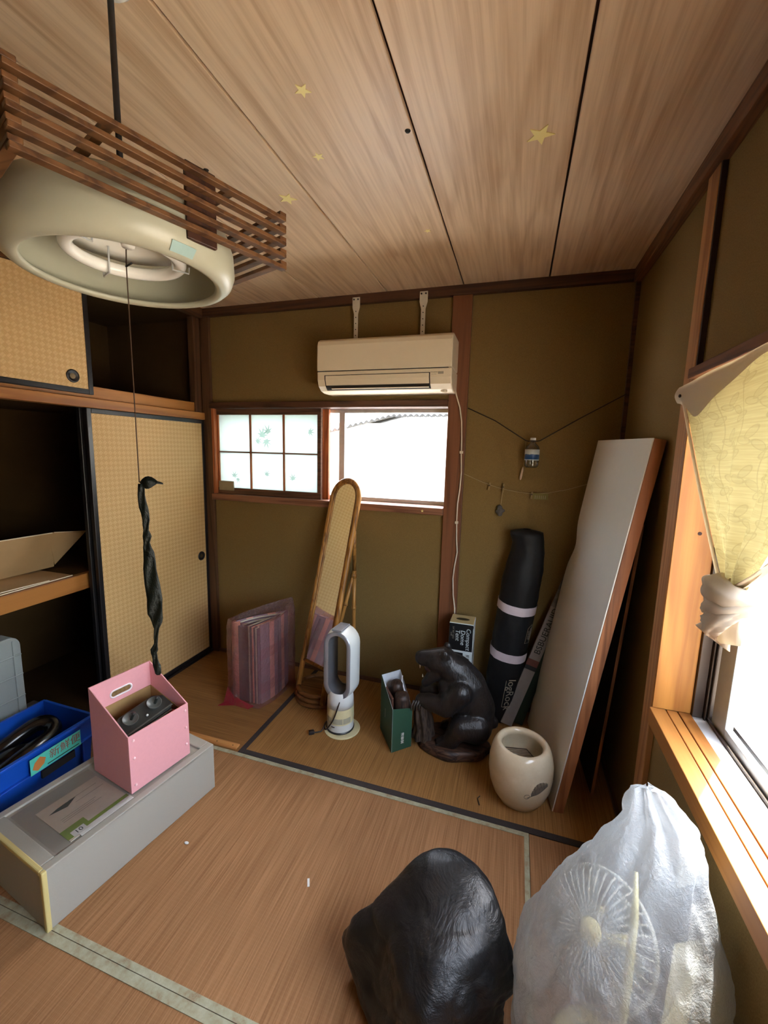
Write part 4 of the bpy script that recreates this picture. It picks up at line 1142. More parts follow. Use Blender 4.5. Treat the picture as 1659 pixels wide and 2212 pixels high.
# ------------------------------------------------------------------ green paper carrier bag with wooden things in it
m_gbag = plain('dark_green_paper', (40, 78, 60), 0.55, vary=0.04)
m_gin = plain('white_paper_lining', (206, 212, 220), 0.7)
ga, gb, gc = Vector((-0.532, 1.933, 0)), Vector((-0.445, 2.018, 0)), Vector((-0.650, 2.105, 0))
gd = gc + (gb - ga)
gbg = thing('green_paper_bag', (-0.55, 2.02, 0), 'dark green paper carrier bag with white lining, open, beside the carved bear', 'paper bag')
ht_a, ht_b, ht_c, ht_d = 0.250, 0.225, 0.330, 0.335
U = Vector((0, 0, 1))
ts = (gb - ga).normalized(); tl = (gc - ga).normalized()
def panel(name, p, q, hp, hq, m, inset, mm=None):
    pts = [p + U * 0.001, q + U * 0.001, q + U * hq, p + U * hp]
    return MB().prism(pts, inset).build(name, m, gbg)
panel('front_panel', ga, gb, ht_a, ht_b, m_gbag, tl * 0.0012)
panel('side_panel', gc, ga, ht_c, ht_a, m_gbag, ts * 0.0012)
panel('side_panel', gb, gd, ht_b, ht_d, m_gbag, -ts * 0.0012)
panel('back_panel', gd, gc, ht_d, ht_c, m_gbag, -tl * 0.0012)
panel('lining', gd - tl * 0.0015, gc - tl * 0.0015, ht_d - 0.001, ht_c - 0.001, m_gin, -tl * 0.001)
panel('lining', gc + ts * 0.0015, ga + ts * 0.0015, ht_c, ht_a - 0.001, m_gin, ts * 0.001)
panel('lining', gb - ts * 0.0015, gd - ts * 0.0015, ht_b, ht_d, m_gin, -ts * 0.001)
MB().prism([ga + U * 0.001, gb + U * 0.001, gd + U * 0.001, gc + U * 0.001], U * 0.001).build('base', m_gbag, gbg)
hd = [gc + tl * -0.05 + U * 0.31 + ts * 0.004, gc + tl * -0.055 + U * 0.28 + ts * 0.014, gc + tl * -0.09 + U * 0.25 + ts * 0.012, gc + tl * -0.13 + U * 0.24 + ts * 0.008]
MB().tube(hd, 0.004, 6, sq=0.4).build('handle', m_gin, gbg)
hd2 = [gd - tl * 0.05 + U * 0.325 - ts * 0.006, gd - tl * 0.08 + U * 0.315 - ts * 0.02, gd - tl * 0.13 + U * 0.27 - ts * 0.016, gd - tl * 0.15 + U * 0.235 - ts * 0.006]
MB().tube(hd2, 0.004, 6, sq=0.4).build('handle', m_gin, gbg)
FMt = frame(ga, gb - ga)
for k, c in enumerate('清香堂'):
    text(c, 0.021, FMt @ T(0.064, -0.0015, 0.088 - 0.021 * k) @ rot(90, 'X'), m_wpaper, gbg)
MB().box(0.0885, 0.092, -0.002, -0.001, 0.05, 0.10, frame(gc, ga - gc) @ T(-0.0, 0, 0.08)).build('pale_crease', m_lgrey, gbg)
m_dwood = wood('dark_carved_wood', (34, 24, 20), (66, 48, 40), 'Z', 0.5, 14, 30, 4)
for q, hgt, r, nm in ((0.34, 0.318, 0.040, 'farther dark rounded wooden block in the green paper bag'), (0.77, 0.300, 0.042, 'nearer dark rounded wooden block in the green paper bag')):
    c = ga.lerp(gc, 1 - q) .lerp(gb.lerp(gd, 1 - q), 0.60)
    o = thing('wooden_block', (c.x, c.y, 0.004), nm, 'wooden block', 'dark wooden blocks in the green bag')
    MB().lathe([(0.0, 0.004), (r * 0.9, 0.004), (r, 0.02), (r, hgt - 0.03), (r * 0.86, hgt - 0.012), (r * 0.5, hgt - 0.002), (0, hgt)], c, 22).build('block', m_dwood, o, smooth=True)
c = ga.lerp(gc, 0.42) + ts * 0.020
o = thing('brown_wallet', (c.x, c.y, 0.004), 'flat reddish brown case standing at the left inside the green paper bag', 'case')
MB().box(-0.05, 0.075, 0, 0.012, 0.004, 0.285, frame(c, gc - ga)).build('case', plain('red_brown_leather', (88, 56, 44), 0.5), o, bevel=0.003)

# ------------------------------------------------------------------ carved wooden bear on its base
m_bear, h = mat('dark_carved_bear_wood', (22, 22, 23), 0.36, 0, 0.5)
_v = h.obj(); _n = h.noise(h.map(_v, (1, 1, 0.35)), 90, 4, 0.6); _n2 = h.noise(_v, 7, 3, 0.5)
h.put(h.b.inputs['Base Color'], h.mix(h.math('MULTIPLY', h.math('POWER', _n2, 3.0), 0.9), h.ramp(_n, [(0.3, lin((11, 11, 12))), (0.72, lin((33, 33, 35)))]), lin((52, 38, 30))))
h.put(h.b.inputs['Normal'], h.bump(_n, 0.8, 0.004))
bear = thing('carved_bear', (-0.235, 2.12, 0), 'dark carved wooden bear with open mouth, standing on an oval base, head to the left', 'carving')
Yb = 2.10
def cap(mb, a, b, ra, rb, n=7):
    a, b = Vector(a), Vector(b)
    for i in range(n):
        t = i / (n - 1); r = lerp(ra, rb, t)
        mb.ell(a.lerp(b, t), (r, r, r), None, 12, 8)
bm_ = MB()
# trunk: hunched back curving from the rump up to the neck
cap(bm_, (-0.125, Yb + 0.03, 0.150), (-0.125, Yb + 0.028, 0.240), 0.098, 0.102)
cap(bm_, (-0.125, Yb + 0.028, 0.240), (-0.170, Yb + 0.018, 0.350), 0.102, 0.100)
cap(bm_, (-0.170, Yb + 0.018, 0.350), (-0.232, Yb + 0.005, 0.432), 0.100, 0.086)
cap(bm_, (-0.232, Yb + 0.005, 0.432), (-0.300, Yb - 0.012, 0.480), 0.086, 0.070)   # neck
cap(bm_, (-0.190, Yb - 0.02, 0.290), (-0.262, Yb - 0.02, 0.350), 0.076, 0.066)     # chest
# head with blunt upper jaw and lower jaw
cap(bm_, (-0.300, Yb - 0.015, 0.488), (-0.342, Yb - 0.022, 0.488), 0.072, 0.062)
cap(bm_, (-0.355, Yb - 0.024, 0.496), (-0.415, Yb - 0.028, 0.492), 0.050, 0.040)
bm_.ell((-0.432, Yb - 0.028, 0.506), (0.020, 0.026, 0.018))                    # nose
bm_.box(-0.420, -0.350, Yb - 0.056, Yb + 0.004, 0.456, 0.490)
cap(bm_, (-0.332, Yb - 0.022, 0.425), (-0.392, Yb - 0.026, 0.352), 0.042, 0.024)   # open lower jaw
for dy in (-0.058, 0.044):
    bm_.ell((-0.290, Yb - 0.012 + dy, 0.545), (0.022, 0.013, 0.030), Matrix.Rotation(math.radians(-16), 4, 'Y'))  # ears
# fore legs reach out to the stump
for dy in (-0.066, 0.054):
    cap(bm_, (-0.200, Yb + dy, 0.355), (-0.270, Yb + dy * 1.1, 0.265), 0.066, 0.054)
    cap(bm_, (-0.270, Yb + dy * 1.1, 0.265), (-0.365, Yb + dy * 0.9, 0.268), 0.054, 0.044)
    cap(bm_, (-0.365, Yb + dy * 0.9, 0.268), (-0.405, Yb + dy * 0.8, 0.266), 0.042, 0.034, 4)
# hind legs: haunch, knee forward, foot on the base
for dy in (-0.070, 0.076):
    cap(bm_, (-0.120, Yb + 0.02 + dy * 0.7, 0.165), (-0.190, Yb + dy, 0.168), 0.090, 0.064)
    cap(bm_, (-0.190, Yb + dy, 0.168), (-0.236, Yb + dy, 0.085), 0.062, 0.042)
    cap(bm_, (-0.232, Yb + dy, 0.074), (-0.288, Yb + dy, 0.056), 0.040, 0.030, 4)
bm_.ell((-0.028, Yb + 0.03, 0.165), (0.026, 0.022, 0.034))                     # tail
# shift everything a little to stand on the base
body = bm_.build('body', m_bear, bear, smooth=True, remesh=0.0058)
sm = body.modifiers.new('smooth', 'SMOOTH'); sm.factor = 0.6; sm.iterations = 5
m_beard = plain('dark_carved_hollow', (16, 13, 12), 0.7)
MB().ell((-0.372, Yb - 0.026, 0.437), (0.030, 0.022, 0.022), Matrix.Rotation(math.radians(25), 4, 'Y')).build('mouth', plain('dark_red_mouth', (44, 18, 14), 0.6), bear, smooth=True)
for dy in (-0.064,): MB().ell((-0.296, Yb - 0.016 + dy * 0.92, 0.530), (0.010, 0.006, 0.014)).build('ear_hollow', m_beard, bear, smooth=True)
MB().ell((-0.365, Yb - 0.066, 0.496), (0.006, 0.004, 0.005)).build('eye', m_black, bear, smooth=True)
m_tooth = plain('pale_tooth', (150, 130, 104), 0.5)
for x, z, d in ((-0.420, 0.460, -0.018), (-0.404, 0.396, 0.016)):
    MB().tube([(x, Yb - 0.052, z), (x - 0.001, Yb - 0.052, z + d)], [0.004, 0.001], 6).build('tooth', m_tooth, bear)
# tree stump the paws rest on
m_bark = wood('carved_bark', (26, 21, 19), (74, 62, 54), 'Z', 0.55, 10, 40, 6)
def stump(u, v):
    a = 2 * math.pi * u
    r = interp([(0, 0.060, 0.060), (0.12, 0.055, 0.056), (0.5, 0.048, 0.05), (0.8, 0.044, 0.048), (0.95, 0.036, 0.04), (1, 0.012, 0.012)], v)
    k = 1 + 0.10 * math.sin(9 * a + 3 * v) + 0.10 * noise.noise(Vector((math.cos(a) * 2, math.sin(a) * 2, v * 5)))
    return (-0.396 + 0.006 * math.sin(v * 6) + r[0] * k * math.cos(a), Yb - 0.035 + r[1] * k * math.sin(a), 0.045 + 0.225 * v)
MB().grid(stump, 54, 22, True).build('stump', m_bark, bear, smooth=True)
for k in range(4):
    p = Vector((-0.438 + 0.013 * k, Yb - 0.088 + 0.004 * k, 0.275))
    MB().tube([p, p + Vector((-0.010, -0.010, -0.028)), p + Vector((-0.010, -0.010, -0.055))], [0.006, 0.005, 0.002], 6).build('claw', plain('grey_claw', (62, 57, 52), 0.5), bear, smooth=True)
for k in range(4):
    p = Vector((-0.288 - 0.004 * k, Yb - 0.09 + 0.013 * k, 0.058))
    MB().tube([p, p + Vector((-0.018, -0.004, -0.004)), p + Vector((-0.030, -0.006, -0.014))], [0.006, 0.005, 0.002], 6).build('claw', m_bear, bear, smooth=True)
m_bbase = wood('bear_base_wood', (36, 25, 21), (84, 60, 48), 'X', 0.5, 14, 26, 2)
def basef(u, v):
    a = 2 * math.pi * u
    r = interp([(0, 0.0), (0.05, 0.96), (0.3, 1.02), (0.7, 0.97), (0.9, 0.86), (1.0, 0.0)], v)[0]
    z = interp([(0, 0.0), (0.05, 0.0), (0.3, 0.014), (0.7, 0.040), (0.9, 0.052), (1.0, 0.050)], v)[0]
    k = 1 + 0.05 * math.sin(3 * a + 1) + 0.03 * math.sin(7 * a)
    return (-0.237 + 0.193 * r * k * math.cos(a), 2.098 + 0.128 * r * k * math.sin(a), z + 0.006 * r * noise.noise(Vector((math.cos(a) * 5, math.sin(a) * 5, v * 4))) * (1 if v > .1 else 0))
MB().grid(basef, 64, 16, True).build('base', m_bbase, bear, smooth=True)

# ------------------------------------------------------------------ tent box
tb = thing('tent_box', (-0.245, 2.43, 0), 'black and white tent carton standing upright behind the carved bear', 'carton')
m_boxk = plain('printed_black_card', (22, 22, 24), 0.4)
m_boxw = plain('printed_white_card', (206, 218, 220), 0.45)
tx0, tx1, ty0, ty1, tz = -0.318, -0.178, 2.36, 2.49, 0.592
MB().box(tx0, tx1, ty0, ty1, 0.002, tz).build('carton', m_boxw, tb, bevel=0.002)
MB().box(tx0 + 0.001, tx1 - 0.002, ty0 - 0.0012, ty0 + 0.004, 0.425, tz - 0.004).build('black_panel', m_boxk, tb)
MB().box(tx0 + 0.008, tx0 + 0.086, ty0 - 0.0012, ty0 + 0.004, 0.19, 0.412).build('black_panel', m_boxk, tb)
MB().box(tx0 + 0.002, tx1 - 0.002, ty0 + 0.002, ty1 - 0.002, tz, tz + 0.0015).build('top_flap', plain('buff_card', (196, 184, 140), 0.6), tb)
MB().ell(((tx0 + tx1) / 2, (ty0 + ty1) / 2, tz + 0.001), (0.045, 0.022, 0.0012)).build('thumb_slot', plain('dark_olive', (52, 46, 22), 0.8), tb)
MB().box(tx0, tx1, ty0 - 0.001, ty0 + 0.012, tz - 0.022, tz - 0.010).build('tape_strip', m_boxk, tb)
# the words run downwards on the upright front
def vtext(s_, size, x, z, m=m_boxw, sh=0.1):
    M3 = frame((x, ty0 - 0.0016, z), (0, 0, -1), (0, -1, 0))
    text(s_, size, M3, m, tb, shear=sh, align='LEFT')
vtext('Compact', 0.036, tx1 - 0.028, tz - 0.026); vtext('Dome', 0.036, tx1 - 0.060, tz - 0.040); vtext('Tent', 0.036, tx1 - 0.090, tz - 0.040)
vtext('ｺﾝﾊﾟｸﾄﾄﾞｰﾑﾃﾝﾄ', 0.012, tx1 - 0.116, tz - 0.022, m_lgrey, 0)
vtext('2人用', 0.009, tx1 - 0.127, tz - 0.06, m_lgrey, 0)
for k, c in enumerate('軽量小'): text(c, 0.018, frame((tx1 - 0.024, ty0 - 0.0006, 0.395 - 0.022 * k), (1, 0, 0), (0, -1, 0)), m_ink, tb)
for k in range(2): MB().box(tx1 - 0.040 + 0.004 * k, tx1 - 0.0385 + 0.004 * k, ty0 - 0.0008, ty0 + 0.002, 0.335, 0.405).build('print_line', m_lgrey, tb)
for x0, x1, z0, z1 in ((tx0 + 0.014, tx0 + 0.030, 0.38, 0.395), (tx0 + 0.036, tx0 + 0.074, 0.385, 0.398), (tx0 + 0.05, tx0 + 0.056, 0.35, 0.362), (tx0 + 0.058, tx0 + 0.064, 0.35, 0.362)):
    MB().box(x0, x1, ty0 - 0.002, ty0, z0, z1).build('print_block', m_boxw, tb)
MB().prism([(tx1 + 0.0006, 2.365, 0.40), (tx1 + 0.0006, 2.485, 0.45), (tx1 + 0.0006, 2.485, 0.44), (tx1 + 0.0006, 2.365, 0.34)], (0.0004, 0, 0)).build('print_block', plain('grey_green_print', (110, 120, 110), 0.5), tb)

# ------------------------------------------------------------------ tall black bag leaning on the back wall
m_nyl = plain('black_nylon', (20, 21, 24), 0.6, spec=0.3, vary=0.15, bump=0.25, scale=40)
m_band = plain('pale_lilac_tape', (206, 196, 206), 0.6)
qv = thing('tall_black_bag', (-0.01, 2.43, 0), 'tall black nylon gear bag with two pale bands leaning on the back wall', 'bag')
qrows = [(0.0, -0.020, 2.452, 0.075), (0.02, -0.018, 2.452, 0.088), (0.42, 0.020, 2.447, 0.102), (0.60, 0.040, 2.452, 0.105), (0.72, 0.052, 2.457, 0.105), (0.86, 0.066, 2.462, 0.108), (0.96, 0.078, 2.467, 0.100), (1.03, 0.088, 2.472, 0.090), (1.08, 0.088, 2.474, 0.084), (1.125, 0.078, 2.474, 0.092), (1.15, 0.075, 2.474, 0.090), (1.16, 0.075, 2.474, 0.02)]
def qfn(u, v, grow=0.0, z0=0, z1=1.16, wr=1.0):
    z = lerp(z0, z1, v)
    cx, cy, r = interp(qrows, z)
    a = 2 * math.pi * u
    k = 1 + wr * (0.05 * noise.noise(Vector((math.cos(a) * 2, math.sin(a) * 2, z * 9))) + 0.03 * noise.noise(Vector((math.cos(a) * 5, math.sin(a) * 5, z * 20))))
    return (cx + (r * k + grow) * math.cos(a), cy + (r * k * 0.92 + grow) * math.sin(a), z)
MB().grid(qfn, 48, 70, True).build('bag_body', m_nyl, qv, smooth=True)
def bandf(zc, hgt):
    def f(u, v):
        p = qfn(u, 0, 0.0022, 0, 1) if False else None
        z = zc + (v - 0.5) * hgt
        x, y, zz = qfn(u, z / 1.16, 0.0022)
        # the band follows the lean of the bag
        return (x, y, z + 0.02 * math.sin(2 * math.pi * u - 0.9) * 0.6)
    return f
for zc in (0.715, 0.432): MB().grid(bandf(zc, 0.050), 48, 2, True).build('band', m_band, qv, smooth=True)
def onbag(a, z, g=0.004):
    cx, cy, r = interp(qrows, z)
    return Vector((cx + (r * 1.03 + g) * math.cos(a), cy + (r * 1.03 * 0.92 + g) * math.sin(a), z))
def btext(s_, size, a, z, m, nm='lettering'):
    c = onbag(a, z); up_ = (onbag(a, z + 0.1) - onbag(a, z - 0.1)).normalized()
    nr = Vector((math.cos(a), math.sin(a), 0))
    return text(s_, size, frame(c, -up_, nr), m, qv, nm)
aa = math.radians(-38)
aa = math.radians(-64)
btext('logRock', 0.062, aa, 0.20, m_lgrey)
c0 = onbag(aa, 0.20)
for z0, z1 in ((0.12, 0.29),):
    tang = Vector((-math.sin(aa - .28), math.cos(aa - .28), 0))
    q0, q1 = onbag(aa - 0.30, z0, 0.003), onbag(aa - 0.30, z1, 0.003)
    MB().tube([q0, q1], 0.0016, 5).build('logo_line', m_lgrey, qv)
    MB().tube([q0, onbag(aa - 0.10, z0 - 0.002, 0.003)], 0.0016, 5).build('logo_line', m_lgrey, qv)
aa = math.radians(-38)
lp_ = [onbag(aa - 0.16, 0.52, 0.003), onbag(aa + 0.16, 0.52, 0.003), onbag(aa + 0.16, 0.63, 0.003), onbag(aa - 0.12, 0.61, 0.003)]
MB().loop(lp_, 0.001, 5).build('patch_outline', m_lgrey, qv)
btext('OUTDOOR', 0.014, aa + 0.06, 0.575, m_lgrey); btext('GEAR BAG', 0.011, aa - 0.04, 0.57, m_lgrey)

# ------------------------------------------------------------------ pair of skis leaning between the bag and the board
def ski(name, foot, top, wd, segs, lb, words=None):
    o = thing(name, (foot[0], foot[1], 0), lb, 'ski', 'skis leaning behind the pot')
    foot, top = Vector(foot), Vector(top)
    ax = (top - foot).normalized(); L = (top - foot).length
    KM_ = frame(foot, ax, (0.22, -1, 0.1))
    for t0, t1, m_ in segs:
        MB().box(t0 * L, t1 * L, -wd / 2, wd / 2, -0.006, 0.006, KM_).build('section', m_, o, bevel=0.002)
    MB().prism([KM_ @ Vector(p) for p in ((L, -wd / 2, -0.006), (L + 0.05, -wd * 0.3, -0.012), (L + 0.065, 0, -0.016), (L + 0.05, wd * 0.3, -0.012), (L, wd / 2, -0.006))], KM_.to_3x3() @ Vector((0, 0, 0.012))).build('tip', segs[-1][2], o)
    if words: text(words, 0.050, KM_ @ T(L * 0.61, 0, 0.0066), m_ink, o, depth=0.0003)
    return o
m_skw = plain('ski_pale_grey', (142, 138, 136), 0.45); m_skd = plain('ski_dark', (48, 52, 56), 0.45); m_skm = plain('ski_mid_grey', (104, 104, 108), 0.45, vary=0.35, scale=40)
m_skr = plain('ski_dull_red', (120, 72, 64), 0.5); m_skg = plain('ski_dark_green', (28, 48, 36), 0.5)
ski('ski', (0.038, 2.375, 0.010), (0.341, 2.540, 0.93), 0.066, ((0, 0.36, m_skw), (0.36, 0.385, m_skd), (0.385, 0.425, m_skr), (0.425, 0.76, m_skw), (0.76, 1.0, m_skm)), 'grey lettered ski leaning beside the tall black bag', 'BSBUERAUID')
ski('ski', (0.098, 2.405, 0.010), (0.352, 2.552, 0.86), 0.066, ((0, 1.0, m_skg),), 'dark green ski leaning behind the grey lettered ski')

# ------------------------------------------------------------------ leaning boards
m_lam = plain('white_laminate', (216, 216, 210), 0.3, spec=0.5, vary=0.01)
m_edge = wood('board_edge_wood', (118, 72, 44), (166, 108, 70), 'Z', 0.5, 8, 14, 0.8)
bd = thing('white_board', (0.25, 2.1, 0), 'large white laminated panel with raw wood edge leaning in the right corner', 'panel')
c1, c2, c3, c4 = Vector((0.250, 1.822, 0.002)), Vector((0.158, 2.455, 0.002)), Vector((0.394, 2.470, 1.660)), Vector((0.478, 1.832, 1.652))
nb = (c4 - c1).cross(c2 - c1).normalized()
if nb.x < 0: nb = -nb
TH = 0.050
def brd(u, v):
    p = (c1.lerp(c2, u)).lerp(c4.lerp(c3, u), v)
    dent = math.exp(-((u - 1.0) / 0.22) ** 2 - ((v - 0.66) / 0.05) ** 2)
    return p + nb * (0.012 * dent) + (c1 - c2).normalized() * (0.022 * dent)
g = MB()
NU, NV = 24, 60
for lay in (0, 1):
    for j in range(NV + 1):
        for i in range(NU + 1):
            g.v.append(tuple(brd(i / NU, j / NV) + nb * (0.0012 + 0.0 if lay == 0 else 0.006)))
off = (NU + 1) * (NV + 1)
for j in range(NV):
    for i in range(NU):
        a = j * (NU + 1) + i
        g.f.append((a, a + NU + 1, a + NU + 2, a + 1)); g.f.append((off + a, off + a + 1, off + a + NU + 2, off + a + NU + 1))
ring = [i for i in range(NU + 1)] + [j * (NU + 1) + NU for j in range(1, NV + 1)] + [NV * (NU + 1) + i for i in range(NU - 1, -1, -1)] + [j * (NU + 1) for j in range(NV - 1, 0, -1)]
for k in range(len(ring)):
    a, b = ring[k], ring[(k + 1) % len(ring)]
    g.f.append((a, b, off + b, off + a))
g.build('laminate_face', m_lam, bd, smooth=False)
def strip(p, q, p2, q2, nm):
    MB().hexa([p + nb * 0.007, p2 + nb * 0.007, p2 + nb * TH, p + nb * TH], [q + nb * 0.007, q2 + nb * 0.007, q2 + nb * TH, q + nb * TH]).build(nm, m_edge, bd, bevel=0.001)
strip(c1 - (c2 - c1) * 0.002, c4 - (c3 - c4) * 0.002, c1.lerp(c2, 0.05), c4.lerp(c3, 0.05), 'edge_strip')
strip(c1.lerp(c2, 0.76), c4.lerp(c3, 0.76), c1.lerp(c2, 0.80), c4.lerp(c3, 0.80), 'edge_strip')
MB().hexa([c1 + nb * 0.008, c1.lerp(c2, 0.78) + nb * 0.008, c1.lerp(c2, 0.78) + nb * (TH - 0.002), c1 + nb * (TH - 0.002)], [c4 + nb * 0.008, c4.lerp(c3, 0.78) + nb * 0.008, c4.lerp(c3, 0.78) + nb * (TH - 0.002), c4 + nb * (TH - 0.002)]).build('core', plain('brown_core', (74, 48, 32), 0.8), bd)
b2 = thing('thin_board', (0.44, 2.1, 0), 'thin dark brown board leaning on the right wall behind the white panel', 'board')
d1, d2, d3, d4 = Vector((0.432, 1.985, 0.001)), Vector((0.40, 2.49, 0.001)), Vector((0.507, 2.49, 1.30)), Vector((0.512, 1.985, 1.30))
nb2 = Vector((1, 0, -0.06)).normalized()
MB().hexa([d1, d2, d2 + nb2 * 0.012, d1 + nb2 * 0.012], [d4, d3, d3 + nb2 * 0.012, d4 + nb2 * 0.012]).build('board', plain('dark_brown_board', (58, 38, 28), 0.6), b2)
MB().hexa([d1 - Vector((0, 0.004, 0)), d1, d1 + nb2 * 0.012, d1 + nb2 * 0.012 - Vector((0, 0.004, 0))], [d4 - Vector((0, 0.004, 0)), d4, d4 + nb2 * 0.012, d4 + nb2 * 0.012 - Vector((0, 0.004, 0))]).build('edge', m_edge, b2)

# ------------------------------------------------------------------ ceramic hibachi pot
pot = thing('ceramic_brazier', (0.108, 1.868, 0), 'round cream ceramic brazier pot with feather drawing and wire rack inside', 'pot')
m_cer, h = mat('cream_glaze', (222, 208, 178), 0.12, 0, 0.6)
_n = h.noise(h.obj(), 9, 4, 0.6); _n2 = h.noise(h.obj(), 160, 3, 0.6)
h.put(h.b.inputs['Base Color'], h.mix(h.math('MULTIPLY', _n2, 0.18), h.ramp(_n, [(0.3, lin((208, 192, 160))), (0.7, lin((228, 216, 190)))]), lin((168, 150, 118))))
prof = [(0.0, 0.0), (0.092, 0.0), (0.100, 0.006), (0.122, 0.045), (0.138, 0.095), (0.143, 0.145), (0.141, 0.195), (0.132, 0.238), (0.123, 0.259), (0.114, 0.271), (0.104, 0.276), (0.095, 0.272), (0.088, 0.260), (0.092, 0.245), (0.104, 0.215), (0.112, 0.17), (0.106, 0.12), (0.0, 0.115)]
MB().lathe(prof, (0.108, 1.868, 0), 64).build('body', m_cer, pot, smooth=True)
m_ash = plain('grey_ash', (92, 84, 74), 0.95, bump=0.6, scale=60)
MB().lathe([(0.0, 0.128), (0.05, 0.126), (0.1095, 0.121)], (0.108, 1.868, 0), 32).build('ash', m_ash, pot, smooth=True)
m_wire = plain('brown_steel_wire', (96, 82, 72), 0.4, 0.6)
gk = thing('wire_rack', (0.108, 1.868, 0.13), 'small wire grill rack resting slanted inside the ceramic pot', 'rack')
GM = T(0.112, 1.874, 0.196) @ rot(34, 'Z') @ rot(16, 'Y')
for k in range(11):
    y = -0.055 + 0.011 * k
    MB().tube([GM @ Vector((-0.068, y, 0)), GM @ Vector((0.068, y, 0))], 0.0016, 6).build('wire', m_wire, gk)
MB().loop([GM @ Vector(p) for p in ((-0.068, -0.058, 0), (0.068, -0.058, 0), (0.068, 0.058, 0), (-0.068, 0.058, 0))], 0.0022, 6).build('rim', m_wire, gk)
for x in (-0.06, 0.06): MB().tube([GM @ Vector((x, 0.0, -0.002)), (GM @ Vector((x, 0.0, 0))) * 1.0 + Vector((0, 0, -(GM @ Vector((x, 0, 0))).z + 0.127))], 0.002, 6).build('foot', m_wire, gk)
# feather drawn on the side: flat ink strokes lying on the glaze
m_draw = plain('grey_ink_drawing', (92, 88, 80), 0.4); m_drawl = plain('pale_grey_ink', (150, 144, 132), 0.4)
def onpot(a, z, g=0.0006):
    r = interp([(q[1], q[0]) for q in prof[1:10]], z)[0] + g
    return Vector((0.108 + r * math.cos(a), 1.868 + r * math.sin(a), z))
a0, z0_ = math.radians(-60), 0.145
def P2(s_, t_): return onpot(a0 + (s_ * 0.95 - t_ * 0.30) / 0.14, z0_ + s_ * 0.42 + t_ * 0.95)
def stroke(pts, r, m_, nm):
    MB().tube(pts, r, 5).build(nm, m_, pot)
stroke([P2(-0.050 + 0.010 * k, -0.012 + 0.0015 * math.sin(k)) for k in range(11)], 0.0011, m_draw, 'quill_stroke')
for k in range(34):
    s_ = -0.034 + 0.0025 * k
    L_ = 0.040 * math.sin(math.pi * min(1, (k / 2 + 2) / 19)) + 0.004
    stroke([P2(s_, -0.011), P2(s_ + 0.003, -0.011 + L_ * 0.5), P2(s_ + 0.004 + 0.002 * (k % 3), -0.011 + L_)], 0.0013 if k % 2 else 0.0010, m_draw if k % 2 else m_drawl, 'barb_stroke')
stroke([P2(-0.050 + 0.012 * math.cos(t), -0.006 + 0.010 * math.sin(t)) for t in [2 * math.pi * k / 12 for k in range(13)]], 0.0009, m_draw, 'quill_stroke')

# ------------------------------------------------------------------ things strung on the back wall
m_str_d = plain('dark_webbing', (46, 38, 30), 0.85); m_str_p = plain('pale_string', (160, 142, 106), 0.85)
st1 = thing('dark_strap', (0.07, 2.52, 1.66), 'dark strap hung across the back wall corner in a V, holding the water bottle', 'strap')
MB().tube([(-0.300, 2.556, 1.838), (-0.14, 2.545, 1.765), (0.035, 2.53, 1.655), (0.07, 2.528, 1.648), (0.11, 2.53, 1.655), (0.30, 2.535, 1.775), (0.520, 2.545, 1.905)], 0.0034, 6).build('webbing', m_str_d, st1)
bot = thing('water_bottle', (0.075, 2.51, 1.50), 'small clear water bottle with blue and white label hanging on the wall', 'bottle')
m_pet, h = mat('clear_plastic', (240, 246, 248), 0.06, 0, 0.5)
_tr = h.node('ShaderNodeBsdfTransparent'); _tr.inputs[0].default_value = lin((236, 240, 240)); _gl = h.node('ShaderNodeBsdfGlossy'); _gl.inputs['Roughness'].default_value = 0.08
_lw = h.node('ShaderNodeLayerWeight'); _lw.inputs[0].default_value = 0.35
_ms = h.node('ShaderNodeMixShader'); h.put(_ms.inputs[0], h.math('MULTIPLY_ADD', _lw.outputs['Fresnel'], 0.7, 0.06)); h.put(_ms.inputs[1], _tr.outputs[0]); h.put(_ms.inputs[2], _gl.outputs[0])
h.put(h.n['Material Output'].inputs[0], _ms.outputs[0])
BC = (0.073, 2.505, 1.505)
MB().lathe([(0.0, 0.004), (0.028, 0.0), (0.036, 0.008), (0.038, 0.02), (0.036, 0.028), (0.038, 0.036), (0.038, 0.105), (0.034, 0.118), (0.018, 0.134), (0.0135, 0.14), (0.0135, 0.15)], BC, 32).build('bottle_body', m_pet, bot, smooth=True)
MB().lathe([(0.0, 0.164), (0.0145, 0.164), (0.015, 0.160), (0.015, 0.147), (0.0, 0.147)], BC, 24).build('cap', m_wpaper, bot, smooth=True, autosm=0.6)
m_lab, h = mat('blue_white_label', (200, 212, 216), 0.35)
_z = h.sep(h.obj())[2]
_wv = h.noise(h.map(h.obj(), (60, 60, 60)), 1, 3, 0.6)
_mh = h.math('LESS_THAN', _z, h.math('MULTIPLY_ADD', _wv, 0.016, 1.570))
_ml = h.math('GREATER_THAN', _z, 1.551)
h.put(h.b.inputs['Base Color'], h.mix(h.math('MULTIPLY', _mh, _ml), lin((196, 208, 214)), lin((34, 74, 122))))
MB().lathe([(0.0385, 0.041), (0.0387, 0.041), (0.0387, 0.101), (0.0385, 0.101)], BC, 36).build('label', m_lab, bot, smooth=True)
MB().lathe([(0.0155, 0.145), (0.0185, 0.145), (0.0185, 0.151), (0.0155, 0.151)], BC, 16).build('neck_loop', m_str_d, bot)
pn = thing('hanging_pen', (0.028, 2.53, 1.46), 'pinkish white pen hanging on a thread beside the water bottle', 'pen')
MB().tube([(0.036, 2.53, 1.652), (0.031, 2.545, 1.50)], 0.001, 5).build('thread', m_str_p, pn)
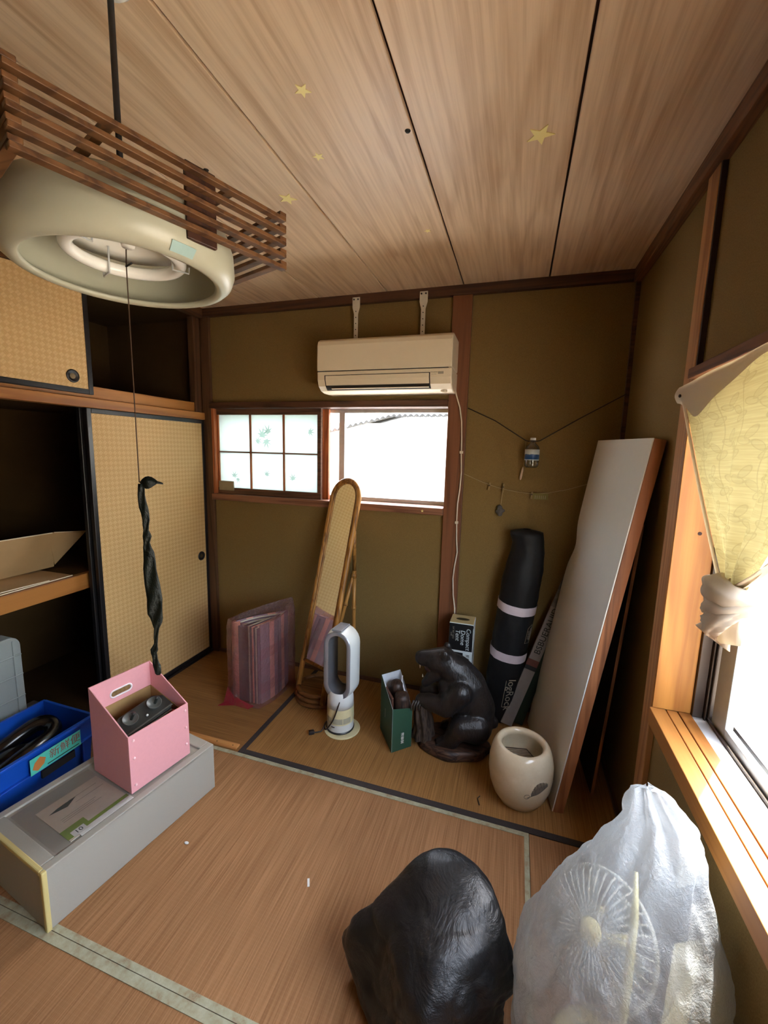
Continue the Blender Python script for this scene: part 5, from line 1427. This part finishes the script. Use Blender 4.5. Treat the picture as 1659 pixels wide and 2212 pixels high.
MB().tube([(0.031, 2.55, 1.506), (0.029, 2.55, 1.49), (0.023, 2.55, 1.452), (0.021, 2.55, 1.437), (0.020, 2.55, 1.430)], [0.0035, 0.0062, 0.0075, 0.006, 0.002], 10).build('barrel', plain('pinkish_plastic', (196, 170, 150), 0.5), pn, smooth=True)
ln = thing('pale_string', (0.05, 2.55, 1.38), 'pale string slung across the back wall under the water bottle', 'string')
LPT = [(-0.305, 2.562, 1.452), (-0.20, 2.562, 1.410), (-0.14, 2.562, 1.390), (-0.07, 2.562, 1.372), (0.02, 2.562, 1.358), (0.09, 2.562, 1.354), (0.18, 2.562, 1.362), (0.28, 2.562, 1.388), (0.40, 2.562, 1.430), (0.52, 2.556, 1.47)]
MB().tube(LPT, 0.0018, 6).build('string', m_str_p, ln)
m_peg = plain('wooden_peg', (150, 128, 84), 0.7)
def peg(x, z, a, hgt, lb):
    o = thing('clothes_peg', (x, 2.555, z), lb, 'clothes peg', 'pegs on the pale string')
    M_ = T(x, 2.555, z) @ rot(a, 'Y')
    MB().box(-0.0045, -0.0008, -0.005, 0.005, -hgt, hgt * 0.6, M_).build('jaw', m_peg, o, bevel=0.001)
    MB().box(0.0008, 0.0045, -0.005, 0.005, -hgt, hgt * 0.6, M_).build('jaw', m_peg, o, bevel=0.001)
    MB().lathe([(0.0, -0.006), (0.004, -0.006), (0.004, 0.006), (0.0, 0.006)], (0, 0, 0), 10).xf(M_ @ rot(90, 'X')).build('spring', m_alu_d, o)
peg(-0.150, 1.390, 8, 0.028, 'left wooden clothes peg on the pale string')
peg(-0.070, 1.385, 4, 0.032, 'wooden clothes peg holding the small grey charm on the pale string')
peg(0.090, 1.350, 6, 0.026, 'wooden clothes peg clipped to the green slip of paper')
ch = thing('hanging_charm', (-0.08, 2.55, 1.25), 'small grey cloth charm hanging on a cord from a peg', 'charm')
MB().tube([(-0.073, 2.553, 1.352), (-0.079, 2.553, 1.275)], 0.0016, 5).build('cord', m_str_p, ch)
cm = MB()
for p, r in (((-0.084, 2.552, 1.262), 0.016), ((-0.076, 2.55, 1.244), 0.017), ((-0.092, 2.552, 1.238), 0.014), ((-0.080, 2.55, 1.225), 0.015), ((-0.062, 2.552, 1.246), 0.010)):
    cm.ell(p, (r, r * 0.8, r), None, 10, 7)
cm.build('charm', plain('grey_felt', (86, 84, 82), 0.9, bump=0.5), ch, remesh=0.004, smooth=True)
gp = thing('paper_slip', (0.13, 2.56, 1.33), 'small greenish paper slip clipped on the pale string', 'paper')
MB().box(0.096, 0.178, 2.556, 2.557, 1.322, 1.358).build('slip', plain('greenish_paper', (120, 112, 60), 0.8), gp)
for k in range(6): MB().box(0.108 + 0.011 * k, 0.110 + 0.011 * k, 2.5552, 2.556, 1.326, 1.345).build('print_line', m_lgrey, gp)

# ------------------------------------------------------------------ odds and ends on the floor
wp = thing('wooden_strip', (-1.48, 1.70, 0), 'short pale wooden strip lying on the left back mat', 'wood strip')
WM = frame((-1.310, 1.699, 0.0), (-0.335, -0.005, 0))
MB().box(0, 0.42, -0.019, 0.019, 0.0005, 0.010, WM).build('strip', m_honey_x, wp, bevel=0.002)
for x in (0.03, 0.13): MB().lathe([(0, 0.0101), (0.003, 0.0101), (0.003, 0.011), (0, 0.0112)], (0, 0, 0), 8).xf(WM @ T(x, 0.002, 0)).build('nail_hole', m_void, wp)
o = tag(MB().ell((-1.162, 1.173, 0.003), (0.010, 0.006, 0.003)).build('white_scrap', m_wpaper, smooth=True), 'small white scrap on the mat beside the drawer box', 'scrap')
o = tag(MB().box(0, 0.030, -0.004, 0.004, 0.0005, 0.002, T(-0.635, 1.205, 0) @ rot(-62, 'Z')).build('paper_shred', m_wpaper), 'narrow white paper shred in the middle of the front mat', 'scrap')
o = tag(MB().tube([(-0.062, 1.800, 0.003), (-0.072, 1.782, 0.004), (-0.066, 1.766, 0.003), (-0.060, 1.748, 0.003)], 0.0022, 5).build('dry_twig', m_str_d), 'small dark twig on the back mat in front of the pot', 'twig')

# ------------------------------------------------------------------ black bag in the foreground
def lumpy(rows, n=120, m=90, fn=None, tilt=None):
    def f(u, v):
        z = lerp(rows[0][0], rows[-1][0], v)
        cx, cy, rx, ry, e = interp(rows, z)
        a = 2 * math.pi * u
        c, s_ = math.cos(a), math.sin(a)
        k = (abs(c) ** e + abs(s_) ** e) ** (-1 / e)
        p = Vector((cx + rx * k * c, cy + ry * k * s_, z))
        return fn(p, a, v, Vector((c, s_, 0))) if fn else p
    return MB().grid(f, n, m, True)
def ridged(p, sc, seed=0.0):
    q = p * sc + Vector((seed, seed * 1.7, -seed))
    return 1 - abs(noise.noise(q)) * 2
def crease(p, sc):
    d = noise.voronoi(p * sc)[0]
    return min(d[1] - d[0], 0.5) * 2 - 0.5
m_blackbag, h = mat('black_vinyl_cloth', (16, 17, 20), 0.36, 0, 0.55)
_v = h.obj()
_n = h.noise(h.map(_v, (1, 1, 1), (0, 0, math.radians(35))), 9, 6, 0.65, 1.0)
_w1 = h.noise(h.map(_v, (14, 220, 220), (0.3, 0.4, 0.7)), 1, 3, 0.6); _w2 = h.noise(_v, 55, 4, 0.7)
h.put(h.b.inputs['Base Color'], h.ramp(_n, [(0.3, lin((7, 8, 9))), (0.75, lin((17, 18, 22)))]))
h.put(h.b.inputs['Roughness'], h.math('MULTIPLY_ADD', _w2, 0.24, 0.30))
h.put(h.b.inputs['Normal'], h.bump(h.math('ADD', h.math('MULTIPLY', _w1, 0.05), h.math('ADD', h.math('MULTIPLY', _n, 2.2), h.math('MULTIPLY', _w2, 0.25))), 0.35, 0.010))
kb = thing('black_vinyl_bag', (-0.15, 0.98, 0), 'crumpled black vinyl sack slumped on the front mat', 'sack')
rowsk = [(0.0, -0.140, 0.995, 0.225, 0.225, 1.0), (0.03, -0.150, 0.995, 0.238, 0.240, 1.0), (0.10, -0.155, 1.0, 0.242, 0.250, 1.02), (0.16, -0.142, 1.01, 0.242, 0.245, 1.1), (0.22, -0.130, 1.025, 0.212, 0.195, 1.3), (0.28, -0.112, 1.06, 0.168, 0.145, 1.6), (0.325, -0.104, 1.095, 0.125, 0.090, 1.8), (0.350, -0.104, 1.115, 0.080, 0.045, 2.2), (0.358, -0.104, 1.12, 0.0003, 0.0003, 2.0)]
def kfn(p, a, v, d):
    w = math.sin(math.pi * min(1, v * 1.15 + 0.08))
    r = ridged(p, 4.2, 1.0) * 0.020 + crease(p + Vector((0.3, 0.1, 0)), 4.2) * 0.040 + crease(p, 9) * 0.014 + crease(p, 21) * 0.004
    q = p + d * (r - 0.012) * max(0.2, w)
    q.z += 0.010 * noise.noise(p * 7) * (1 if 0.15 < v < 0.85 else 0)
    if v > 0.97: q = p + d * 0.0
    q.z = max(q.z, 0.001)
    # flat flap of the sack at its left corner
    lf = math.exp(-((a - math.radians(186)) / 0.22) ** 2) * math.exp(-((v - 0.33) / 0.16) ** 2)
    q += Vector((-0.030, 0.0, 0.012)) * lf
    return q
lumpy(rowsk, 150, 100, kfn).build('sack_body', m_blackbag, kb, smooth=True)
def fold_strip(pts, wd, hgt, m, nm, par):
    n = len(pts); mb = MB()
    for i, p in enumerate(pts):
        p = Vector(p); t = (Vector(pts[min(i + 1, n - 1)]) - Vector(pts[max(i - 1, 0)])).normalized()
        s_ = t.cross(Vector((0, 0, 1))).normalized()
        f = math.sin(math.pi * (i + 0.3) / (n - 0.4))
        mb.v += [tuple(p - s_ * wd * f), tuple(p + Vector((0, 0, hgt * f))), tuple(p + s_ * wd * f)]
    for i in range(n - 1):
        a = 3 * i
        mb.f += [(a, a + 3, a + 4, a + 1), (a + 1, a + 4, a + 5, a + 2)]
    return mb.build(nm, m, par, smooth=True)

# ------------------------------------------------------------------ milky rubbish bag with an electric fan inside
m_milk = film('milky_film', (246, 248, 250), 0.56, (222, 228, 232), 0.26, 0.38, 0.5, 30, 0.45)
wb_ = thing('milky_plastic_bag', (0.31, 0.98, 0), 'large milky translucent plastic bag over an electric fan, under the big window', 'bag')
rowsw = [(0.0, 0.300, 1.00, 0.190, 0.185, 2.3), (0.02, 0.300, 0.995, 0.212, 0.205, 2.5), (0.12, 0.300, 0.98, 0.222, 0.215, 2.5), (0.24, 0.302, 0.975, 0.226, 0.210, 2.4), (0.36, 0.310, 0.98, 0.218, 0.190, 2.2), (0.46, 0.322, 0.985, 0.196, 0.165, 2.1), (0.55, 0.335, 0.99, 0.160, 0.132, 2.0), (0.63, 0.352, 1.00, 0.122, 0.100, 2.0), (0.70, 0.370, 1.01, 0.092, 0.070, 2.0), (0.745, 0.366, 1.015, 0.072, 0.048, 2.0), (0.79, 0.350, 1.02, 0.050, 0.032, 2.0), (0.825, 0.342, 1.02, 0.034, 0.006, 2.0), (0.828, 0.342, 1.02, 0.02, 0.0005, 2.0)]
def wfn(p, a, v, d):
    amp = 0.5 + 0.5 * min(1, v * 1.6)
    up_ = max(0, min(1, (p.z - 0.45) / 0.3))
    r = ridged(p, 3.6, 2.0) * 0.018 * amp + crease(p, 7) * 0.009 + crease(p, 17) * 0.0035 + ridged(Vector((p.x, p.y, p.z * 0.4)), 22, 6.0) * 0.0045
    pl = math.sin(a * 9 + 4 * noise.noise(p * 4)) * 0.008 * up_                 # gathers near the mouth
    q = p + d * (r - 0.014 + pl)
    q.x = min(q.x, 0.530)
    q.z = max(q.z + 0.008 * noise.noise(p * 9) * (1 if v > 0.05 else 0), 0.001)
    return q
lumpy(rowsw, 170, 130, wfn).build('bag_film', m_milk, wb_, smooth=True)
# the fan inside
ef = thing('electric_fan', (0.30, 1.0, 0), 'cream electric fan with wire guard, seen dimly inside the milky plastic bag', 'fan')
m_cream = plain('cream_plastic', (226, 212, 150), 0.5); m_gwire = plain('grey_guard_wire', (186, 184, 170), 0.4)
GC = Vector((0.262, 0.985, 0.43)); gd_ = Vector((-0.55, -0.50, 0.62)).normalized()
GF = frame(GC, gd_.cross(Vector((0, 0, 1))).normalized() * -1, gd_)
for k in range(40):
    a = 2 * math.pi * k / 40
    ca, sa_ = math.cos(a), math.sin(a)
    MB().tube([GF @ Vector((0.028 * ca, 0.028 * sa_, 0.034)), GF @ Vector((0.075 * ca, 0.075 * sa_, 0.032)), GF @ Vector((0.118 * ca, 0.118 * sa_, 0.016)), GF @ Vector((0.130 * ca, 0.130 * sa_, 0.0))], 0.0021, 5).build('guard_wire', m_gwire, ef)
MB().loop([GF @ Vector((0.131 * math.cos(a), 0.131 * math.sin(a), 0)) for a in [2 * math.pi * k / 48 for k in range(48)]], 0.005, 8).build('guard_rim', m_gwire, ef, smooth=True)
MB().lathe([(0.0, 0.040), (0.024, 0.038), (0.030, 0.030), (0.0, 0.028)], (0, 0, 0), 24).xf(GF).build('hub_cap', m_cream, ef, smooth=True)
for k in range(5):
    a = 2 * math.pi * k / 5
    bl = MB()
    for i in range(6):
        r = lerp(0.02, 0.112, i / 5)
        for j in range(5):
            b_ = a + (j / 4 - 0.5) * lerp(0.7, 0.95, i / 5)
            bl.v.append(tuple(GF @ Vector((r * math.cos(b_), r * math.sin(b_), 0.006 + 0.012 * (j / 4 - 0.5)))))
    for i in range(5):
        for j in range(4):
            q = i * 5 + j; bl.f.append((q, q + 1, q + 6, q + 5))
    bl.build('blade', plain('smoky_blade', (150, 150, 140), 0.3), ef, smooth=True, solid=0.0015)
MB().ell(GF @ Vector((0, 0, -0.055)), (0.058, 0.058, 0.066), GF.to_3x3().to_4x4()).build('motor_housing', m_cream, ef, smooth=True)
MB().tube([GF @ Vector((0, 0, -0.07)), Vector((0.325, 1.02, 0.30)), Vector((0.318, 1.01, 0.16)), Vector((0.31, 1.0, 0.03))], 0.014, 10).build('pole', m_cream, ef, smooth=True)
MB().lathe([(0.0, 0.003), (0.128, 0.003), (0.13, 0.012), (0.11, 0.026), (0.04, 0.038), (0.0, 0.04)], (0.31, 1.0, 0), 36).build('fan_base', m_cream, ef, smooth=True)
sp_ = thing('cream_motor_stand_in', (0.40, 0.96, 0.3), 'pale cream sheet standing in for the fan motor, inside the right of the milky plastic bag', 'card')  # flat sheet added in place of the yellowish motor glowing through the film
MB().prism([(0.360, 0.850, 0.40), (0.440, 0.870, 0.33), (0.490, 0.930, 0.42), (0.465, 0.965, 0.53), (0.390, 0.915, 0.55)], (0.01, 0.01, -0.012)).build('card', plain('cream_sheet', (236, 226, 184), 0.6), sp_)
MB().tube([(0.318, 0.960, 0.652), (0.312, 0.918, 0.585), (0.300, 0.874, 0.47), (0.285, 0.832, 0.34), (0.265, 0.80, 0.20)], [0.004, 0.008, 0.009, 0.009, 0.006], 8).build('cream_band', m_cream, ef, smooth=True)

# ------------------------------------------------------------------ curtain tied in a knot at the big window
m_curt, h = mat('cream_leaf_curtain', (190, 176, 130), 0.85)
_uv = h.uv()
_n = h.noise(h.map(_uv, (3, 90, 1)), 1, 3, 0.6)
def leafmask(h, uv, sx, sy, ox, oy, ang, rx, ry):
    v = h.map(uv, (sx, sy, 1), (0, 0, 0), (ox, oy, 0))
    f = h.node('ShaderNodeVectorMath', _operation='FRACTION'); h.put(f.inputs[0], v)
    c = h.map(f.outputs[0], (1, 1, 1), (0, 0, 0), (-0.5, -0.5, 0))
    c = h.map(c, (1 / rx, 1 / ry, 1), (0, 0, 0))
    r = h.map(c, (1, 1, 1), (0, 0, ang))
    l = h.node('ShaderNodeVectorMath', _operation='LENGTH'); 
    m2 = h.map(r, (1.0, 2.1, 0))
    h.put(l.inputs[0], m2)
    d = l.outputs['Value']
    return h.math('MULTIPLY', h.math('LESS_THAN', d, 1.0), h.math('ADD', 0.35, h.math('MULTIPLY', h.math('GREATER_THAN', d, 0.78), 0.65)))
lm = None
for (sx, sy, ox, oy, an) in ((5, 6, 0.0, 0.0, 0.5), (5, 6, 0.25, 0.22, -0.6), (5, 6, 0.5, 0.55, 0.9), (5, 6, 0.72, 0.35, -0.3)):
    k = leafmask(h, _uv, sx, sy, ox, oy, an, 0.26, 0.22)
    lm = k if lm is None else h.math('MAXIMUM', lm, k)
_u, _vv, _ = h.sep(_uv)
_stem = h.math('LESS_THAN', h.math('ABSOLUTE', h.math('SUBTRACT', h.math('FRACT', h.math('ADD', h.math('MULTIPLY', _u, 5.0), h.math('MULTIPLY', h.math('SINE', h.math('MULTIPLY', _vv, 16.0)), 0.16))), 0.5)), 0.022)
lm = h.math('MAXIMUM', lm, _stem)
_base = h.ramp(_n, [(0.3, lin((160, 144, 92))), (0.7, lin((186, 172, 122)))])
_col = h.mix(h.math('MULTIPLY', lm, 0.36), _base, lin((112, 96, 50)))
_d = h.node('ShaderNodeBsdfDiffuse'); _t = h.node('ShaderNodeBsdfTranslucent'); _m = h.node('ShaderNodeMixShader')
_m.inputs[0].default_value = 0.22
h.put(_d.inputs[0], _col); h.put(_t.inputs[0], h.mix(0.5, _col, lin((166, 156, 112))))
_bn = h.bump(_n, 0.3, 0.003); h.put(_d.inputs['Normal'], _bn)
h.put(_m.inputs[1], _d.outputs[0]); h.put(_m.inputs[2], _t.outputs[0]); h.put(h.n['Material Output'].inputs[0], _m.outputs[0])
m_hem2, h2 = mat('pale_curtain_lining', (224, 212, 200), 0.85)
_d = h2.node('ShaderNodeBsdfDiffuse'); _t = h2.node('ShaderNodeBsdfTranslucent'); _m = h2.node('ShaderNodeMixShader'); _m.inputs[0].default_value = 0.3
_d.inputs[0].default_value = lin((206, 196, 184)); _t.inputs[0].default_value = lin((200, 182, 146))
_nb = h2.bump(h2.noise(h2.obj(), 40, 4, 0.6), 0.25, 0.004); h2.put(_d.inputs['Normal'], _nb)
h2.put(_m.inputs[1], _d.outputs[0]); h2.put(_m.inputs[2], _t.outputs[0]); h2.put(h2.n['Material Output'].inputs[0], _m.outputs[0])
ct = thing('knotted_curtain', (0.49, 1.25, 1.8), 'cream leaf-patterned curtain pinned at the pillar and tied in a knot at the big window', 'curtain')
KN = Vector((0.510, 1.150, 1.255))
def curt(u, v):
    # u: 0 at the pillar .. 1 towards the camera, v: 0 top .. 1 at the knot
    top = Vector((0.500 + 0.004 * math.sin(u * 20), lerp(1.640, 0.62, u), 1.795 + 0.018 * math.sin(u * 2.6)))
    bot = Vector((0.505 + 0.012 * math.sin(u * 25), lerp(1.188, 1.110, u), 1.285))
    t = v ** (1.0 + 0.5 * (1 - u))
    p = top.lerp(bot, v)
    sag = math.sin(v * math.pi)
    p.y += -0.035 * sag * (1 - u) * 1.2 + 0.03 * sag * u
    p.x += (-0.012 * math.sin(u * 17 + 1.5 * v) * (0.25 + 0.75 * v) - 0.018 * sag)
    return p
g = MB().grid(curt, 60, 50)
uvs = [(i / 60 * 1.2, j / 50) for j in range(51) for i in range(61)]
g.build('cloth', m_curt, ct, smooth=True, uv=uvs)
def hemf(u, v):
    p = curt(u, 0.0); w = lerp(0.0, 1.0, v)
    fl_ = 0.050 + 0.03 * math.sin(u * 9) + 0.035 * math.exp(-((u - 0.16) / 0.08) ** 2)
    q = p + Vector((-0.010 - 0.010 * math.sin(w * math.pi), 0, 0.014 - fl_ * w))
    if u < 0.02: q.y += 0.012
    return q
MB().grid(hemf, 50, 8).build('folded_top_hem', m_hem2, ct, smooth=True)
MB().grid(lambda u, v: curt(0, v) + Vector((-0.006 - 0.004 * math.sin(u * math.pi), (0.010 - 0.022 * u), 0)), 5, 30).build('side_hem', m_hem2, ct, smooth=True)
MB().ell(curt(0.03, 0.03) + Vector((-0.022, 0.0, -0.006)), (0.004, 0.0055, 0.0055)).build('drawing_pin', m_alu_d, ct, smooth=True)
# knot: bands of cloth wound round each other, with the loose end below
def cloth_band(pts, w0, w1, tw, nm, m=None):
    n = 30; mb = MB()
    P = [Vector(p) for p in pts]
    def cr(t):
        t = t * (len(P) - 1); i = min(int(t), len(P) - 2); f = t - i
        p0, p1, p2, p3 = P[max(i - 1, 0)], P[i], P[i + 1], P[min(i + 2, len(P) - 1)]
        return 0.5 * ((2 * p1) + (p2 - p0) * f + (2 * p0 - 5 * p1 + 4 * p2 - p3) * f * f + (3 * p1 - p0 - 3 * p2 + p3) * f ** 3)
    rs = []; q = []
    for i in range(n + 1):
        t = i / n; q.append(cr(t)); rs.append(lerp(w0, w1, t) * (0.75 + 0.35 * math.sin(math.pi * t)))
    mb2 = MB(); k = 18
    prev = None; o = 0
    for i, p in enumerate(q):
        tt = (q[min(i + 1, n)] - q[max(i - 1, 0)]).normalized()
        u_ = tt.cross(Vector((1, 0.2, 0.1))).normalized() if prev is None else (prev - tt * prev.dot(tt)).normalized()
        prev = u_; w_ = tt.cross(u_)
        for j in range(k):
            a = 2 * math.pi * j / k + tw * i / n
            rr = rs[i] * (1 + 0.16 * math.sin(5 * a + tw) + 0.08 * math.sin(9 * a))
            mb2.v.append(tuple(p + (u_ * math.cos(a) + w_ * math.sin(a) * 0.7) * rr))
    for i in range(n):
        for j in range(k):
            mb2.f.append((i * k + j, i * k + (j + 1) % k, (i + 1) * k + (j + 1) % k, (i + 1) * k + j))
    return mb2.build(nm, m or m_hem2, ct, smooth=True)
K = KN
cloth_band([K + Vector(p) for p in ((0.015, 0.045, 0.025), (-0.030, 0.040, 0.030), (-0.042, 0.0, 0.024), (-0.030, -0.040, 0.018), (0.015, -0.045, 0.010))], 0.026, 0.026, 1.0, 'knot_band')
cloth_band([K + Vector(p) for p in ((0.010, -0.048, 0.005), (-0.030, -0.036, -0.010), (-0.040, 0.0, -0.020), (-0.030, 0.034, -0.036), (0.012, 0.042, -0.05))], 0.026, 0.030, 1.5, 'knot_band')
cloth_band([K + Vector(p) for p in ((-0.012, -0.046, -0.012), (-0.038, -0.030, -0.040), (-0.040, 0.004, -0.070), (-0.024, 0.030, -0.092))], 0.020, 0.030, 2.0, 'knot_band')
cloth_band([K + Vector(p) for p in ((0.0, 0.0, 0.045), (-0.012, 0.0, 0.0), (-0.014, -0.010, -0.05), (-0.008, -0.020, -0.10))], 0.034, 0.038, 0.5, 'knot_core')
def endf(u, v):
    a = 2 * math.pi * u
    r = lerp(0.022, 0.050, v) * (1 + 0.14 * math.sin(3 * a) + 0.10 * math.sin(5 * a + 1))
    c = K + Vector((-0.016, lerp(0.012, 0.052, v), lerp(-0.062, -0.118, v)))
    return c + Vector((0.55 * math.sin(a), math.cos(a), -0.35 * math.sin(a))) * r
MB().grid(endf, 36, 10, True).build('loose_end', m_hem2, ct, smooth=True, solid=0.002)
def rside(u, v):
    p0 = K + Vector((-0.010 + 0.012 * math.sin(u * 9), -0.030 + 0.04 * u, 0.03)); p1 = Vector((0.492 + 0.012 * math.sin(u * 8), 0.86 - 0.16 * u, 1.62 + 0.06 * u))
    p = p0.lerp(p1, v); p.z -= 0.05 * math.sin(math.pi * v)
    return p
MB().grid(rside, 14, 26).build('gathered_side', m_hem2, ct, smooth=True)
